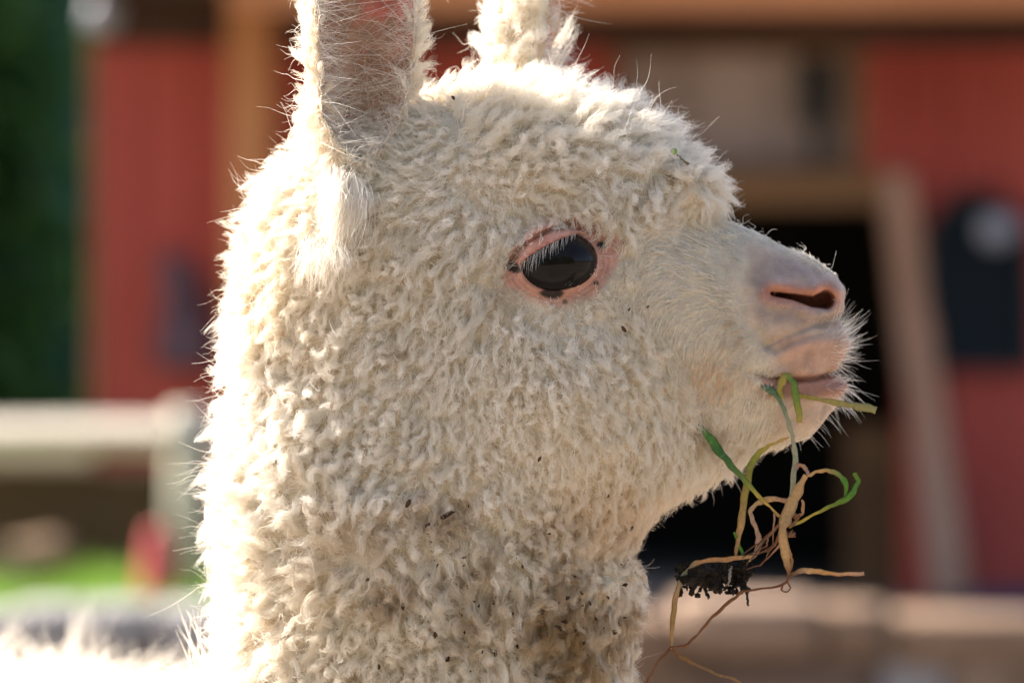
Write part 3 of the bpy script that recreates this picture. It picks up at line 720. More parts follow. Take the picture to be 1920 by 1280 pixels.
tri = []
for f in Fl:
    tri.append((f[0], f[1], f[2]))
    if len(f) == 4: tri.append((f[0], f[2], f[3]))
tri = np.array(tri)
TA = np.linalg.norm(np.cross(V[tri[:, 1]] - V[tri[:, 0]], V[tri[:, 2]] - V[tri[:, 0]]), axis=1) / 2
Tc = V[tri].mean(1); Tn = N[tri].mean(1); Tn /= np.linalg.norm(Tn, axis=1)[:, None]
UB = np.array([(150, 2000), (350, 1440), (375, 1385), (400, 1330), (430, 1215), (480, 1180), (560, 1175), (620, 1215), (680, 1262), (760, 1315), (820, 1380), (870, 1450), (930, 1700), (1400, 1700)], float)
def zones(P, Nn):
    u, v, w = P.T
    mz = sstep(-45, 55, u - np.interp(v, UB[:, 0], UB[:, 1]))
    eb, no = uvw_bare(P); ni, fi = ear_inner(P, Nn)
    x, (cu, hw, hd, _) = EAR_N
    near_ear = (v < 330) & (np.abs(u - np.interp(v, x, cu)) < np.interp(v, x, hw) + 12) & (np.abs(w + 130) < np.interp(v, x, hd) + 12) & (v < 200)
    x, (cu, hw, hd, _) = EAR_F
    far_ear = (v < 150) & (np.abs(u - np.interp(v, x, cu)) < np.interp(v, x, hw) + 12) & (np.abs(w - 135) < np.interp(v, x, hd) + 12)
    return mz, eb, no, ni, fi, (near_ear | far_ear).astype(float)
def sample(n, dens_fn):
    d = TA * dens_fn(Tc, Tn); p = d / d.sum(); t = rng.choice(len(tri), n, p=p)
    a, b = rng.random(n), rng.random(n); m_ = a + b > 1; a[m_], b[m_] = 1 - a[m_], 1 - b[m_]
    w_ = np.stack([1 - a - b, a, b], 1)[:, :, None]
    P = (V[tri[t]] * w_).sum(1); Nn = (N[tri[t]] * w_).sum(1); Nn /= np.linalg.norm(Nn, axis=1)[:, None]; return P, Nn
def facing(P, Nn): return np.where(Nn[:, 2] > .35, .35, 1.0)
def comb(P, Nn):
    """lay of the coat as a tangent direction"""
    u, v, w = P.T
    d = np.zeros_like(P)
    mz = sstep(-60, 120, u - np.interp(v, UB[:, 0], UB[:, 1]))
    d[:, 0] = -.25 - .7 * mz; d[:, 1] = .75 - .35 * mz
    # under the eye the short hair swings round and down
    below = mz * sstep(560, 680, v); d[:, 1] += .6 * below; d[:, 0] += .35 * below
    top = sstep(420, 250, v) * sstep(820, 960, u); d[:, 0] = d[:, 0] * (1 - top) + top * (.55 + .4 * sstep(1150, 1330, u)); d[:, 1] = d[:, 1] * (1 - top) + top * (-.15 + .75 * sstep(1180, 1330, u))
    bk = sstep(640, 480, u); d[:, 0] -= .5 * bk; d[:, 1] = d[:, 1] * (1 - .4 * bk)
    ear = (v < 200) & (u < 880); d[ear] = (0, -1, 0)
    ear = (v < 120) & (u > 880); d[ear] = (.1, -1, 0)
    d += .5 * np.stack([nz3(P, .013, 1), nz3(P, .013, 2), nz3(P, .013, 3)], 1)
    d -= (d * Nn).sum(1)[:, None] * Nn
    return d / (np.linalg.norm(d, axis=1)[:, None] + 1e-6)
def perp(d):
    a = np.cross(d, np.array([.31, .17, .93])); a /= np.linalg.norm(a, axis=1)[:, None] + 1e-6; return a, np.cross(d, a)
def wool(P, Nn, L, lay, spacing, cf, curl, turns, frizz, k=9, stray=.06, cl_rand=.35):
    """strands gathered into crimped locks; every array argument is one value for each strand"""
    n = len(P)
    # lock centres: a thinned subset of the roots, denser where spacing is small
    prob = 1 / spacing ** 2; prob = prob / prob.mean() * np.clip((TA.sum() / n), 0, 1e9)
    area = TA.sum() * .72; nc = int(area / (spacing.mean() ** 2)); pc = (1 / spacing ** 2); ci = rng.choice(n, nc, replace=False, p=pc / pc.sum())
    kd = kdtree.KDTree(nc)
    for i, c in enumerate(P[ci]): kd.insert(c, i)
    kd.balance()
    own = np.array([kd.find(p)[1] for p in P])
    cP, cN, cL = P[ci], Nn[ci], L[ci] * rng.uniform(.6, 1.3, nc)
    cD = comb(cP, cN); a_ = lay[ci][:, None]
    d0 = cN * (1 - a_) + cD * a_ + rng.normal(0, 1, (nc, 3)) * cl_rand * (1 - .6 * a_); d0 /= np.linalg.norm(d0, axis=1)[:, None]
    d1 = d0 + cD * .6 + np.array([0, .25, 0]) + rng.normal(0, .35, (nc, 3)) * (1 - .5 * a_); d1 /= np.linalg.norm(d1, axis=1)[:, None]
    e1, e2 = perp(d0); ph = rng.uniform(0, 6.28, nc); sg = rng.choice([-1, 1], nc); tn = turns[ci] * rng.uniform(.7, 1.3, nc); am = curl[ci] * rng.uniform(.5, 1.4, nc)
    t = np.linspace(0, 1, k)[None, :, None]
    g = cL[:, None, None] * (d0[:, None] * (t - .35 * t ** 2) + d1[:, None] * (.42 * t ** 2))
    an = ph[:, None, None] + sg[:, None, None] * tn[:, None, None] * 6.283 * t
    g = g + am[:, None, None] * t ** .8 * (np.cos(an) * e1[:, None] + np.sin(an) * e2[:, None])
    g -= (am[:, None, None] * 0)
    S = g[own] * rng.uniform(.75, 1.12, n)[:, None, None]
    toc = (cP[own] - P)[:, None]; S = S + toc * (cf[:, None, None] * t ** 1.1)
    st = rng.random(n) < stray
    if st.any():
        m_ = st.sum(); d = Nn[st] + rng.normal(0, .75, (m_, 3)); d /= np.linalg.norm(d, axis=1)[:, None]; b1 = rng.normal(0, 1.1, (m_, 3))
        c1, c2 = perp(d); q0 = rng.uniform(0, 6.28, (m_, 1, 1)); tt = rng.uniform(.5, 1.6, (m_, 1, 1)) * rng.choice([-1, 1], (m_, 1, 1)); aa = rng.uniform(3, 11, (m_, 1, 1))
        S[st] = (L[st] * rng.uniform(.55, 1.0, m_))[:, None, None] * (d[:, None] * t + b1[:, None] * t ** 2 * .5) + aa * t * (np.cos(q0 + tt * 6.283 * t) * c1[:, None] + np.sin(q0 + tt * 6.283 * t) * c2[:, None])
    f1, f2 = perp(Nn); q1 = rng.uniform(0, 6.28, (n, 1, 1)); q2 = rng.uniform(0, 6.28, (n, 1, 1)); fr_ = rng.uniform(1.0, 3.0, (n, 1, 1)); fz_ = (frizz * rng.uniform(.3, 1.6, n))[:, None, None]
    S = S + fz_ * t ** .7 * (np.sin(q1 + fr_ * 6.283 * t) * f1[:, None] + np.cos(q2 + fr_ * 5.1 * t) * f2[:, None]) - fz_ * t ** .7 * 0
    return P[:, None] - Nn[:, None] * 3 + S
def hair_world(S): return to_world(S)
BASE = np.array([.966, .924, .855])
def tint(P, n):
    u, v, w = P.T
    c = np.tile(BASE, (n, 1)) * rng.uniform(.96, 1.03, (n, 1))
    yl = np.clip(.35 + .5 * nz3(P, .010, 11), 0, 1)[:, None]; c = c * (1 - yl * np.array([.02, .05, .12]))
    # grubby neck wool and single soiled patches
    gr_ = sstep(860, 1150, v) * sstep(.1, .9, nz3(P, .035, 12)) * sstep(560, 700, u) * .36
    for (a, b, r, k_) in ((850, 958, 50, .30), (1060, 1170, 115, .5), (800, 950, 40, .25), (770, 640, 26, .4), (1050, 1120, 60, .2), (955, 540, 40, .25), (700, 1000, 60, .12), (880, 1150, 60, .2), (650, 270, 30, .15), (1385, 620, 24, .25), (1330, 800, 34, .32)):
        gr_ = np.maximum(gr_, k_ * sstep(1.2, .2, np.hypot(u - a, v - b) / r + .35 * nz3(P, .05, 13)))
    c = c * (1 - gr_[:, None] * np.array([.82, 1.08, 1.40]))
    # rusty tinge at the mouth corner and jaw
    ru = .30 * sstep(1.2, .2, np.hypot((u - 1335) / 80, (v - 690) / 60)) + .10 * sstep(1.1, .3, np.hypot((u - 1180) / 260, (v - 960) / 90))
    c = c * (1 - np.clip(ru, 0, 1)[:, None] * np.array([.15, .55, .95])); return np.clip(c, .02, .985)
import time as _t; T0 = _t.time()
# fleece of head and neck
def d_wool(P, Nn):
    mz, eb, no, ni, fi, er = zones(P, Nn); d = (1 - mz) * (1 - eb * .96) * (1 - ni * .995) * (1 - fi) * facing(P, Nn)
    return d * (1 - er * .15) * (P[:, 1] < 1418)
NW = 205000
P, Nn = sample(NW, d_wool); u, v, w = P.T
mz, eb, no, ni, fi, er = zones(P, Nn)
topk = sstep(420, 260, v) * sstep(800, 950, u); neck = sstep(780, 1000, v + (900 - u) * .35); back = sstep(700, 500, u)
L = 44 + 8 * neck + 18 * topk + 12 * back - 20 * mz
near_eye = sstep(2.1, 1.05, almond(u, v)); L = L * (1 - .6 * near_eye * (np.abs(w) > 80) * (1 - .45 * (v < EV))); L = np.where(er > .5, 40 + 26 * sstep(-20, 90, v) * (u > 1000), L)
rimf = sstep(180, 60, np.abs(w)) * sstep(900, 1010, v) * sstep(1150, 1200, u); L = L * (1 - .25 * rimf)
lay = .50 + .12 * mz - .20 * topk - .10 * back + .1 * near_eye; lay = np.where(er > .5, .55, lay)
sp = 15.5 + 6.5 * neck + 5 * back - 2 * mz + 9 * topk; cf = .74 + .05 * neck - .30 * topk - .3 * mz - .1 * er; jaw = sstep(-10, 90, (u - 1320) * .55 + (v - 830) * .84) * sstep(1000, 1150, u) * sstep(1060, 1020, v + .15 * (1240 - u)); jaw = np.where(v > 1060, 0, jaw); L = L * (1 - .45 * jaw); lay = lay + .22 * jaw; cf = cf * (1 - .45 * jaw); curl = 5.2 + 2.6 * neck + 2.5 * back - 3 * mz
big = nz3(P, .011, 31); mid = nz3(P, .03, 32); sp = sp * np.clip(.80 + .28 * big + .12 * mid, .5, 1.4); cf = np.clip(cf - .12 + .16 * nz3(P, .016, 33), .25, .92)
L = L * np.clip(1 + .16 * nz3(P, .014, 34) + .10 * mid, .6, 1.4); lay = np.clip(lay + .10 * nz3(P, .012, 35), .1, .9)
S = wool(P, Nn, L, lay, sp, cf, curl, 1.2 + .5 * neck, 3.3 + 2.6 * topk + .8 * back - 1.2 * jaw, stray=.025 + .045 * back + .035 * topk)
fleece = curves_obj('fleece', hair_world(S), np.full(NW, .00007) * rng.uniform(.7, 1.3, NW), tint(P, NW), M_hair, alp, 'cream curly wool of head and neck')
fleece['kind'] = 'stuff'
# short smooth coat of the face
def d_face(P, Nn):
    mz, eb, no, ni, fi, er = zones(P, Nn); d_, r_ = polydist(P[:, 0], P[:, 1], NOSTRIL); return mz * (1 - eb * .93) * facing(P, Nn) * (1 - .30 * no) * sstep(2, 14, d_ - r_)
NF = 70000
P, Nn = sample(NF, d_face); u, v, w = P.T; mz, eb, no, ni, fi, er = zones(P, Nn)
L = 30 - 22 * no - 7 * sstep(1330, 1430, u) + 16 * sstep(1.2, .4, np.hypot((u - 1410) / 75, (v - 775) / 38)); L = np.maximum(L, 8)
S = wool(P, Nn, L, np.full(NF, .90) + .03 * no, np.full(NF, 13.), .35 - .2 * no, 1.0 + 0 * u, 1 + 0 * u, .9 - .4 * no, 6, .004, .25)
c = tint(P, NF); gy = (sstep(1.2, .2, np.hypot((u - 1440) / 100, (v - 500) / 45)) * .35)[:, None]; c = c * (1 - gy * np.array([1, 1, .85]))
curves_obj('face_hair', hair_world(S), np.full(NF, .00007) * (1 - .45 * no), c, M_hair, alp, 'short smooth pale hair on the muzzle')['kind'] = 'stuff'
# long fine hairs in the ear bowls, tuft under the ear
def d_in(P, Nn):
    mz, eb, no, ni, fi, er = zones(P, Nn); return ni * (.12 + sstep(60, 260, P[:, 1]) + .5 * sstep(640, 605, P[:, 0])) + fi * .5
NI = 2000
P, Nn = sample(NI, d_in); d = comb(P, Nn); L = rng.uniform(20, 62, NI); t = np.linspace(0, 1, 9)[None, :, None]
dd = Nn * .6 + rng.normal(0, .5, (NI, 3)) + np.array([0, -.15, 0]); b1 = rng.normal(0, .7, (NI, 3)) + np.array([.35, .15, .25])
S = P[:, None] + L[:, None, None] * (dd[:, None] * (t - .3 * t ** 2) + b1[:, None] * t ** 2 * .8)
curves_obj('ear_hair', hair_world(S), np.full(NI, .00007), np.tile(BASE, (NI, 1)), M_hair, alp, 'long fine pale hairs inside the ear')['kind'] = 'stuff'
NT = 1500; nwp = 26
a = rng.uniform(0, 1, nwp); wu = 596 + 88 * a; wv_ = 322 + 40 * a + rng.normal(0, 10, nwp); wl_ = rng.uniform(70, 165, nwp) * (1.05 - .3 * np.abs(a - .45)); we = 625 + 62 * rng.random(nwp) ** 1.2
wr = rng.random(nwp) < .28; wu[wr] = rng.uniform(575, 655, wr.sum()); wv_[wr] = rng.uniform(455, 490, wr.sum()); wl_[wr] = rng.uniform(35, 75, wr.sum()); we[wr] = wu[wr] + rng.normal(8, 12, wr.sum())
own = rng.integers(0, nwp, NT)
P = np.stack([wu[own] + rng.normal(0, 9, NT), wv_[own] + rng.normal(0, 8, NT), np.full(NT, -190.)], 1)
for _ in range(12): P[:, 2] += np.clip(head_field(*P.T), -12, 12) * .8
P[:, 2] -= 30
L = wl_[own] * rng.uniform(.6, 1.15, NT); t = np.linspace(0, 1, 9)[None, :, None]
dirv = np.stack([(we[own] - wu[own]) * .9 + rng.normal(0, 12, NT), L, rng.normal(-14, 12, NT)], 1)
wb = rng.normal(0, 16, (nwp, 3)); b1 = wb[own] + rng.normal(0, 6, (NT, 3))
S = P[:, None] + dirv[:, None] * t + b1[:, None] * (t ** 2 - t) * 2 + np.array([0, 0, -28.])[None, None] * np.sin(t * 3.14) * .8 + rng.normal(0, 14, (NT, 1, 3)) * t ** 3
curves_obj('ear_tuft', hair_world(S), np.full(NT, .00007), np.tile(BASE * .98, (NT, 1)), M_hair, alp, 'loose pale tuft hanging below the near ear')['kind'] = 'stuff'
def d_rim(P, Nn):
    out, inn, lim = ear_pair(P[:, 0], P[:, 1], P[:, 2], *NEAR_EAR); return sstep(34, 12, np.abs(inn)) * sstep(26, 8, np.abs(out)) * (lim < -10) * (P[:, 1] < 345) * (Nn[:, 2] < .3)
NR = 1300; P, Nn = sample(NR, d_rim); cu_ = np.interp(P[:, 1], EAR_N[0], EAR_N[1][0]); lf = (P[:, 0] < cu_)[:, None]
dd = np.where(lf, np.array([[.45, -.1, -.55]]), np.array([[-.35, -.1, -.6]])) + rng.normal(0, .6, (NR, 3)); bb = np.where(lf, np.array([[.75, .25, .25]]), np.array([[-.4, .1, .2]])) + rng.normal(0, .45, (NR, 3))
L = 16 + 46 * rng.random(NR) ** 1.5; S = P[:, None] + L[:, None, None] * (dd[:, None] * t + bb[:, None] * t ** 2 * .9)
curves_obj('ear_fringe', hair_world(S), np.full(NR, .00007), np.tile(BASE, (NR, 1)), M_hair, alp, 'pale fringe along the rim of the near ear')['kind'] = 'stuff'
# eyelashes along the upper lid
NE = 64; tq = rng.uniform(-.08, 1.05, NE)
P = np.stack([LA[0] + (LB[0] - LA[0]) * tq, LA[1] + (LB[1] - LA[1]) * tq - 7 * np.clip(1 - ((tq - .5) / .62) ** 2, -3, 1), np.zeros(NE)], 1)
ee = eye_e(P[:, 0], P[:, 1], 0, 0, ER + 6, ER * .79 + 6); P[:, 2] = EYE_W + 38 - (ER + 6) * np.sqrt(np.clip(1 - ee ** 2, .05, 1))
inw = np.tile(np.array([.25, .75, 0.]), (NE, 1))
L = rng.uniform(12, 34, NE); dd = inw * .5 + np.array([-.28, .25, -.5]) + rng.normal(0, .16, (NE, 3)); t = np.linspace(0, 1, 7)[None, :, None]
S = P[:, None] + L[:, None, None] * (dd[:, None] * t + np.array([0, .35, .15])[None, None] * t ** 2)
curves_obj('eyelashes', hair_world(S), np.full(NE, .000042), np.tile(BASE, (NE, 1)), M_hair, alp, 'pale lashes along the upper eyelid')
# whiskers on lips and chin
def d_wh(P, Nn): return sstep(1530, 1575, P[:, 0]) * sstep(585, 610, P[:, 1]) * sstep(800, 730, P[:, 1]) * (Nn[:, 0] > .2) + .05 * sstep(1440, 1500, P[:, 0]) * sstep(770, 800, P[:, 1])
NH = 560; P, Nn = sample(NH, d_wh); L = 6 + 33 * rng.random(NH) ** 1.7
dd = Nn * .85 + rng.normal(0, .22, (NH, 3)) + np.array([.35, .02, 0]); bb = np.where((P[:, 1] < 680)[:, None], np.array([[.05, -.35, 0]]), np.array([[0, .4, 0]])) + rng.normal(0, .12, (NH, 3))
S = P[:, None] + L[:, None, None] * (dd[:, None] * t + bb[:, None] * t ** 2)
curves_obj('whiskers', hair_world(S), np.full(NH, .00005), np.tile(np.minimum(BASE * 1.03, .98), (NH, 1)), M_hair, alp, 'short white whiskers on lips and chin')
# wool of shoulders and back
m_ = (BV[:, 2] > .40) & ((BV[:, 1] > .02) | (BV[:, 2] < .69))
bi = rng.choice(np.nonzero(m_)[0], 44000); P = BV[bi] + rng.normal(0, .004, (44000, 3)); Nn = BN[bi]
nc = 3000; ci = rng.choice(44000, nc, replace=False); kd = kdtree.KDTree(nc)
for i, p in enumerate(P[ci]): kd.insert(p, i)
kd.balance(); own = np.array([kd.find(p)[1] for p in P])
d0 = Nn[ci] * 1.3 + rng.normal(0, .4, (nc, 3)); d1 = rng.normal(0, 1.1, (nc, 3)) + [0, 0, -.5]; t = np.linspace(0, 1, 7)[None, :, None]
g = .0075 * rng.uniform(.7, 1.3, (nc, 1, 1)) * (d0[:, None] * t + d1[:, None] * t ** 2)
S = P[:, None] + g[own] + (P[ci][own] - P)[:, None] * .45 * t + rng.normal(0, .004, (44000, 1, 3)) * t ** 2
curves_obj('back_wool', S, np.full(44000, .00014), np.tile(BASE * np.array([.95, .93, .90]), (44000, 1)) * rng.uniform(.92, 1.03, (44000, 1)), M_hair, alp, 'cream wool of shoulders and back')['kind'] = 'stuff'
tag(alp, 'young cream alpaca in profile with grass in its mouth', 'alpaca')
print('HAIR', _t.time() - T0)

# ------------------------------------------------------------------ what the alpaca is eating
M_blade, n_, l_, p_ = nodes_of('grass_blade')
at_ = n_.new('ShaderNodeAttribute'); at_.attribute_name = 'tone'
wv = n_.new('ShaderNodeTexNoise'); wv.inputs['Scale'].default_value = 700; tc = n_.new('ShaderNodeTexCoord'); l_.new(tc.outputs['Object'], wv.inputs['Vector'])
hs = n_.new('ShaderNodeHueSaturation'); mr = n_.new('ShaderNodeMapRange'); mr.inputs[3].default_value = .65; mr.inputs[4].default_value = 1.3
l_.new(wv.outputs['Fac'], mr.inputs[0]); l_.new(mr.outputs[0], hs.inputs['Value']); l_.new(at_.outputs['Color'], hs.inputs['Color']); l_.new(hs.outputs[0], p_.inputs['Base Color'])
p_.inputs['Roughness'].default_value = .5
tr_ = n_.new('ShaderNodeBsdfTranslucent'); l_.new(hs.outputs[0], tr_.inputs[0]); mx = n_.new('ShaderNodeMixShader'); mx.inputs[0].default_value = .5
l_.new(p_.outputs[0], mx.inputs[1]); l_.new(tr_.outputs[0], mx.inputs[2]); l_.new(mx.outputs[0], n_['Material Output'].inputs[0])
GREEN = (.18, .40, .05); YEL = (.64, .54, .13); TAN = (.72, .50, .26); PALE = (.55, .55, .40); RUST = (.34, .15, .06); PINKT = (.70, .48, .34); BLG = (.20, .33, .18)
def smooth_path(pts, n):
    pts = np.array(pts, float); out = []
    P_ = np.vstack([2 * pts[0] - pts[1], pts, 2 * pts[-1] - pts[-2]])
    ts = np.linspace(0, len(pts) - 1 - 1e-6, n)
    for t_ in ts:
        i = int(t_); f = t_ - i; a, b, c, d = P_[i:i + 4]
        out.append(.5 * ((2 * b) + (-a + c) * f + (2 * a - 5 * b + 4 * c - d) * f * f + (-a + 3 * b - 3 * c + d) * f ** 3))
    return np.array(out)
def ribbon(name, pts, cols, parent, w0=-105., tw=.65, seed=0, round_=False):
    """pts: (u, v, width[, depth]) in photo pixels; a creased leaf blade or a thin stem"""
    r = random.Random(seed)
    q = []
    for i, p in enumerate(pts):
        w = p[3] if len(p) > 3 else w0 + 10 * math.sin(i * 1.3 + seed)
        a, b = ortho(p[0], p[1], w); q.append((a, b, w, p[2]))
    q = smooth_path(q, max(14, len(pts) * 7)); jt = np.array([[noise.noise((i * .31, seed * 3.7, j * 9.1)) for j in range(3)] for i in range(len(q))]); q[:, :2] += jt[:, :2] * 2.6; q[:, 3] *= 1 + .45 * jt[:, 2]; W = to_world(q[:, :3]); wd = np.maximum(q[:, 3] * (1.0 if round_ else 1.08), 1.5) * K / 2
    n = len(W); vs = []; fs = []; cl = []
    cs = np.array(cols); cc_ = np.stack([np.interp(np.linspace(0, 1, n), np.linspace(0, 1, len(cs)), cs[:, k]) for k in range(3)], 1)
    sides = 6 if round_ else 5
    for i in range(n):
        T = W[min(i + 1, n - 1)] - W[max(i - 1, 0)]; T /= np.linalg.norm(T) + 1e-9
        A = np.cross(T, [0, 1, 0]); A /= np.linalg.norm(A) + 1e-9; B = np.cross(T, A)
        ph = tw * math.sin(i / n * 5 + seed); A2 = A * math.cos(ph) + B * math.sin(ph); B2 = -A * math.sin(ph) + B * math.cos(ph)
        for k in range(sides):
            if round_:
                an = 2 * math.pi * k / sides; vs.append(W[i] + (A2 * math.cos(an) + B2 * math.sin(an)) * wd[i])
            else:
                x, y = ((-1, .22), (0, -.16), (1, .22), (.5, .10), (-.5, .10))[k]; vs.append(W[i] + A2 * x * wd[i] + B2 * y * wd[i])
            cl.append(cc_[i])
    for i in range(n - 1):
        for k in range(sides): fs.append((i * sides + k, i * sides + (k + 1) % sides, (i + 1) * sides + (k + 1) % sides, (i + 1) * sides + k))
    fs += [tuple(range(sides))[::-1], tuple(range((n - 1) * sides, n * sides))]
    org = parent.location if parent else Vector(W[0])
    o = mesh_obj(name, np.array(vs) - np.array(org), fs, M_blade, parent, True)
    if not parent: o.location = org
    a_ = o.data.attributes.new('tone', 'FLOAT_COLOR', 'POINT'); a_.data.foreach_set('color', np.concatenate([np.array(cl), np.ones((len(cl), 1))], 1).astype(np.float32).ravel())
    return o
gx = ortho(1405, 700, -100)
sprig = empty('grass_sprig', to_world(np.array([gx[0], gx[1], -100.])))
tag(sprig, 'uprooted grass sprig with dry leaves, roots and soil hanging from the mouth', 'grass sprig')
ribbon('stem', [(1400, 697, 9, -88), (1420, 718, 12, -104), (1448, 734, 13, -108), (1462, 750, 9, -108), (1478, 790, 8, -104), (1487, 825, 9, -100), (1491, 865, 10), (1483, 935, 9)], [(.05, .10, .03), BLG, BLG, PALE, PALE, PALE], sprig, round_=True)
ribbon('leaf', [(1466, 748, 9, -108), (1461, 728, 11, -112), (1470, 709, 12, -116), (1484, 712, 13, -118), (1492, 742, 14, -116), (1500, 792, 9, -112)], [YEL, YEL, YEL, (.30, .42, .08), (.30, .45, .08), YEL], sprig, seed=2)
ribbon('leaf', [(1310, 792, 4, -150), (1326, 816, 14, -148), (1352, 852, 17, -140), (1390, 893, 10, -128), (1425, 932, 7, -118), (1462, 968, 6, -108)], [(.10, .28, .04), GREEN, (.10, .26, .04), (.22, .34, .07), YEL, TAN], sprig, seed=3)
ribbon('leaf', [(1480, 819, 5), (1440, 836, 8), (1412, 862, 12), (1398, 925, 14), (1388, 995, 12), (1377, 1048, 4)], [TAN, YEL, (.36, .42, .08), (.55, .45, .15), TAN, (.58, .34, .14)], sprig, seed=4)
ribbon('leaf', [(1511, 889, 10, -112), (1492, 930, 20, -116), (1474, 970, 22, -118), (1468, 1000, 17, -118), (1474, 1045, 13, -116), (1480, 1078, 9, -112)], [TAN, TAN, (.64, .46, .25), TAN, TAN, RUST], sprig, seed=5, tw=.45)
ribbon('leaf', [(1490, 880, 7), (1498, 871, 8), (1511, 878, 8), (1514, 890, 6)], [PINKT, PINKT, PINKT], sprig, seed=6)
ribbon('leaf', [(1513, 891, 6), (1540, 882, 8), (1565, 885, 9), (1584, 903, 9), (1584, 928, 8), (1574, 940, 5)], [TAN, TAN, (.45, .42, .16), GREEN, GREEN, GREEN], sprig, seed=7)
ribbon('leaf', [(1604, 885, 7), (1608, 905, 10), (1592, 930, 11), (1560, 946, 9), (1520, 966, 6), (1480, 989, 5)], [(.30, .42, .08), (.2, .38, .06), GREEN, (.25, .36, .08), YEL, YEL], sprig, seed=8)
ribbon('leaf', [(1478, 938, 8), (1445, 934, 10), (1416, 945, 10), (1407, 964, 9), (1420, 998, 10), (1422, 1028, 10), (1404, 1052, 5)], [PINKT, TAN, (.62, .5, .32), PINKT, PINKT, TAN], sprig, seed=9)
ribbon('leaf', [(1412, 1042, 7), (1362, 1047, 13), (1312, 1053, 11), (1284, 1076, 9), (1269, 1112, 9), (1262, 1162, 10), (1259, 1216, 4)], [TAN, (.62, .38, .19), (.62, .40, .22), PALE, TAN, (.60, .42, .17), TAN], sprig, seed=10)
ribbon('leaf', [(1482, 1077, 6), (1515, 1069, 10), (1555, 1073, 9), (1620, 1076, 8)], [RUST, TAN, (.62, .40, .2), PINKT], sprig, seed=11)
ribbon('leaf', [(1376, 998, 4), (1384, 1016, 8), (1393, 1040, 5)], [(.2, .4, .06), GREEN, GREEN], sprig, seed=12)
ribbon('root', [(1480, 1078, 6), (1471, 1094, 5), (1440, 1102, 4), (1395, 1108, 5), (1368, 1128, 7), (1340, 1152, 6), (1308, 1188, 5), (1285, 1209, 6), (1258, 1212, 4)], [RUST] * 3, sprig, seed=13, round_=True)
ribbon('root', [(1258, 1213, 4), (1280, 1232, 6), (1325, 1255, 7), (1392, 1279, 4)], [RUST, (.5, .3, .12), (.5, .3, .14)], sprig, seed=14)
ribbon('root', [(1258, 1213, 4), (1234, 1240, 4), (1218, 1265, 5), (1208, 1290, 4)], [RUST] * 2, sprig, seed=15)
ribbon('root', [(1470, 1092, 4), (1466, 1105, 4), (1474, 1110, 3), (1482, 1102, 3), (1476, 1090, 3)], [RUST] * 2, sprig, seed=16, round_=True)
ribbon('root', [(1399, 1098, 4), (1401, 1118, 5), (1403, 1134, 4)], [(.03, .02, .015)] * 2, sprig, seed=17, round_=True)
ribbon('root', [(1503, 935, 4), (1506, 955, 6), (1494, 975, 6), (1478, 990, 5)], [TAN, PINKT, RUST], sprig, seed=18)
ribbon('root', [(1480, 1030, 4), (1485, 1050, 5), (1480, 1075, 4)], [TAN, RUST], sprig, seed=19)
r_ = random.Random(3)
for k in range(8):
    a = (r_.uniform(1440, 1478), r_.uniform(960, 1020)); b = (r_.uniform(1375, 1440), r_.uniform(1035, 1075)); m1 = ((a[0] + b[0]) / 2 + r_.uniform(-16, 16), (a[1] + b[1]) / 2 + r_.uniform(-14, 14))
    ribbon('root', [(*a, 3.5), (*m1, 3), (*b, 2)], [PINKT if k % 3 else RUST, RUST, (.25, .14, .08)], sprig, seed=20 + k, round_=True)
for k in range(5):
    a = (r_.uniform(1435, 1500), r_.uniform(955, 1000)); ribbon('root', [(*a, 6), (a[0] + r_.uniform(-18, 18), a[1] + r_.uniform(-6, 8), 7), (a[0] + r_.uniform(-26, 26), a[1] + r_.uniform(-8, 10), 3)], [RUST, (.42, .22, .10)], sprig, seed=50 + k, round_=True)
# soil round the roots
M_soil = mat('dark_soil', (.014, .010, .007), (.065, .045, .030), 300, .95, .8, 900)
def clod(name, lumps, parent):
    bm = bmesh.new()
    for (uu, vv, ru, rv) in lumps:
        a, b = ortho(uu, vv, -82); c_ = Vector(to_world(np.array([a, b, -82. + random.uniform(-14, 14)]))) - parent.location
        g = bmesh.ops.create_icosphere(bm, subdivisions=2 if ru > 12 else 1, radius=1)
        for v_ in g['verts']:
            n3 = noise.noise(v_.co * 1.3 + c_ * 900) * 1.1 + noise.noise(v_.co * 4 + c_ * 900) * .5; q = v_.co * (1 + n3); v_.co = c_ + Vector((q.x * ru * K, q.y * ru * K * .8, q.z * rv * K))
    return bm_obj(name, bm, M_soil, parent)
lum = [(1300, 1080, 26, 15), (1330, 1088, 22, 17), (1318, 1072, 24, 11), (1345, 1078, 12, 17), (1384, 1080, 20, 15), (1398, 1072, 14, 12), (1370, 1088, 9, 9)]
for k in range(190): lum.append((r_.uniform(1268, 1408), r_.uniform(1056, 1113) + r_.choice([0, 0, 0, 5]), r_.uniform(2, 7), r_.uniform(2, 7)))
clod('soil', lum, sprig)['label'] = 'dark crumbly soil clinging to the roots'
ribbon('root', [(1372, 1060, 4, -125), (1368, 1078, 6, -128), (1366, 1098, 3, -125)], [(.45, .38, .33)] * 2, sprig, seed=70)
o = ribbon('dry_straw', [(1490, 741, 6, -98), (1530, 747, 8, -104), (1572, 755, 9, -90), (1610, 762, 13, -88), (1643, 769, 14, -86)], [YEL, (.56, .46, .14), (.56, .48, .17), (.52, .46, .20), (.50, .47, .22)], None, seed=1, tw=.15)
tag(o, 'yellow straw sticking straight forward out of the lips', 'straw')

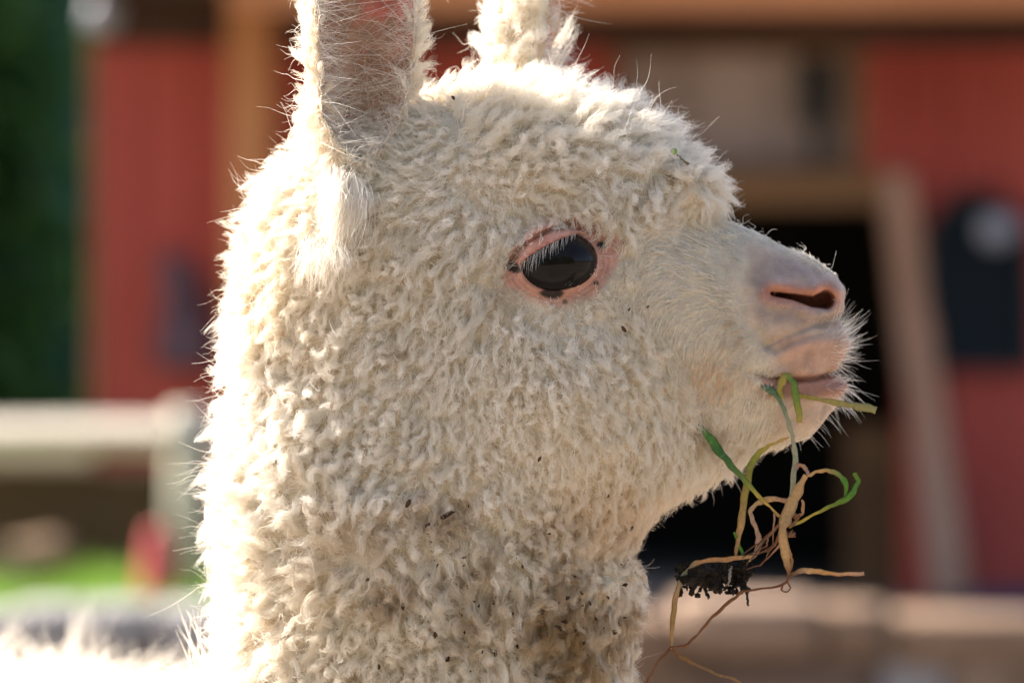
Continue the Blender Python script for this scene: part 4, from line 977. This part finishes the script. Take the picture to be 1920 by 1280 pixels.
# specks of dirt and plant bits in the wool ---------------------------------------
def outer(uu, vv, lift):
    """point in front of the fleece at a photo position"""
    w = -330.
    for _ in range(60):
        a, b = ortho(uu, vv, w); f = float(head_field(np.array([a]), np.array([b]), np.array([w]))[0])
        if f < lift: break
        w += max(2.0, (f - lift) * .7)
    a, b = ortho(uu, vv, w); return np.array([a, b, w])
bm = bmesh.new()
spk = [(765, 943, 9), (842, 962, 15), (830, 968, 9), (800, 985, 7), (722, 563, 6), (1170, 617, 8), (1185, 991, 7), (1172, 1096, 7), (1152, 1184, 8), (930, 1224, 8), (816, 1190, 8), (756, 1136, 9), (1060, 1166, 9),
       (1030, 1190, 7), (1241, 298, 6), (851, 184, 6), (920, 1218, 6), (1090, 1110, 6), (870, 1045, 6), (1106, 1130, 6), (1080, 1182, 8), (1118, 1160, 7), (1010, 1120, 6), (960, 1152, 6), (980, 1062, 5), (838, 1236, 7), (1012, 860, 6),
       (710, 1250, 6), (970, 1210, 7), (1095, 1205, 6), (1180, 580, 4), (1215, 575, 4), (1030, 1000, 4), (1140, 930, 5), (690, 1085, 5), (820, 1060, 5), (1140, 1120, 5), (1065, 1120, 7), (1048, 1178, 10), (790, 1155, 5)]
for k in range(70): spk.append((r_.gauss(1000, 150), r_.gauss(1130, 70), r_.uniform(1.5, 4)))
for (uu, vv, rr) in spk:
    if not (620 < uu < 1280) or vv > 1270: continue
    p = Vector(to_world(outer(uu, vv, 24)))
    g = bmesh.ops.create_icosphere(bm, subdivisions=1, radius=1); an = r_.uniform(0, 3.1)
    for v_ in g['verts']:
        q = v_.co * (1 + 1.1 * noise.noise(v_.co * 1.6 + p * 800)); x, z = q.x * 1.1, q.z * .55
        v_.co = p + Vector((x * math.cos(an) - z * math.sin(an), q.y * .5, x * math.sin(an) + z * math.cos(an))) * rr * K * .8
M_spk = mat('dirt_speck', (.035, .02, .012), (.12, .065, .035), 200, .9, .4)
o = bm_obj('dirt_specks', bm, M_spk); tag(o, 'dark brown dirt specks caught in the neck wool', 'dirt', kind='stuff')
w_ = outer(1264, 284, 40)[2]
bm = bmesh.new(); p = Vector(to_world(outer(1264, 284, 42))); g = bmesh.ops.create_icosphere(bm, subdivisions=2, radius=1)
for v_ in g['verts']: v_.co = Vector((v_.co.x * 7, v_.co.y * 2.5, v_.co.z * 6)) * K * (1 + .25 * noise.noise(v_.co * 1.5))
M_bit = mat('green_leaf_bit', (.16, .28, .04), (.26, .40, .08), 300, .5, .1)
o = bm_obj('leaf_fragment', bm, M_bit, smooth=True); o.location = p; tag(o, 'tiny green leaf fragment caught on the forehead wool', 'leaf bit')
o = ribbon('straw_fragment', [(1270, 290, 3, w_), (1280, 300, 4, w_), (1291, 309, 5, w_)], [(.35, .25, .10)] * 2, None, seed=90); tag(o, 'tiny brown straw fragment beside the green bit on the forehead', 'straw')
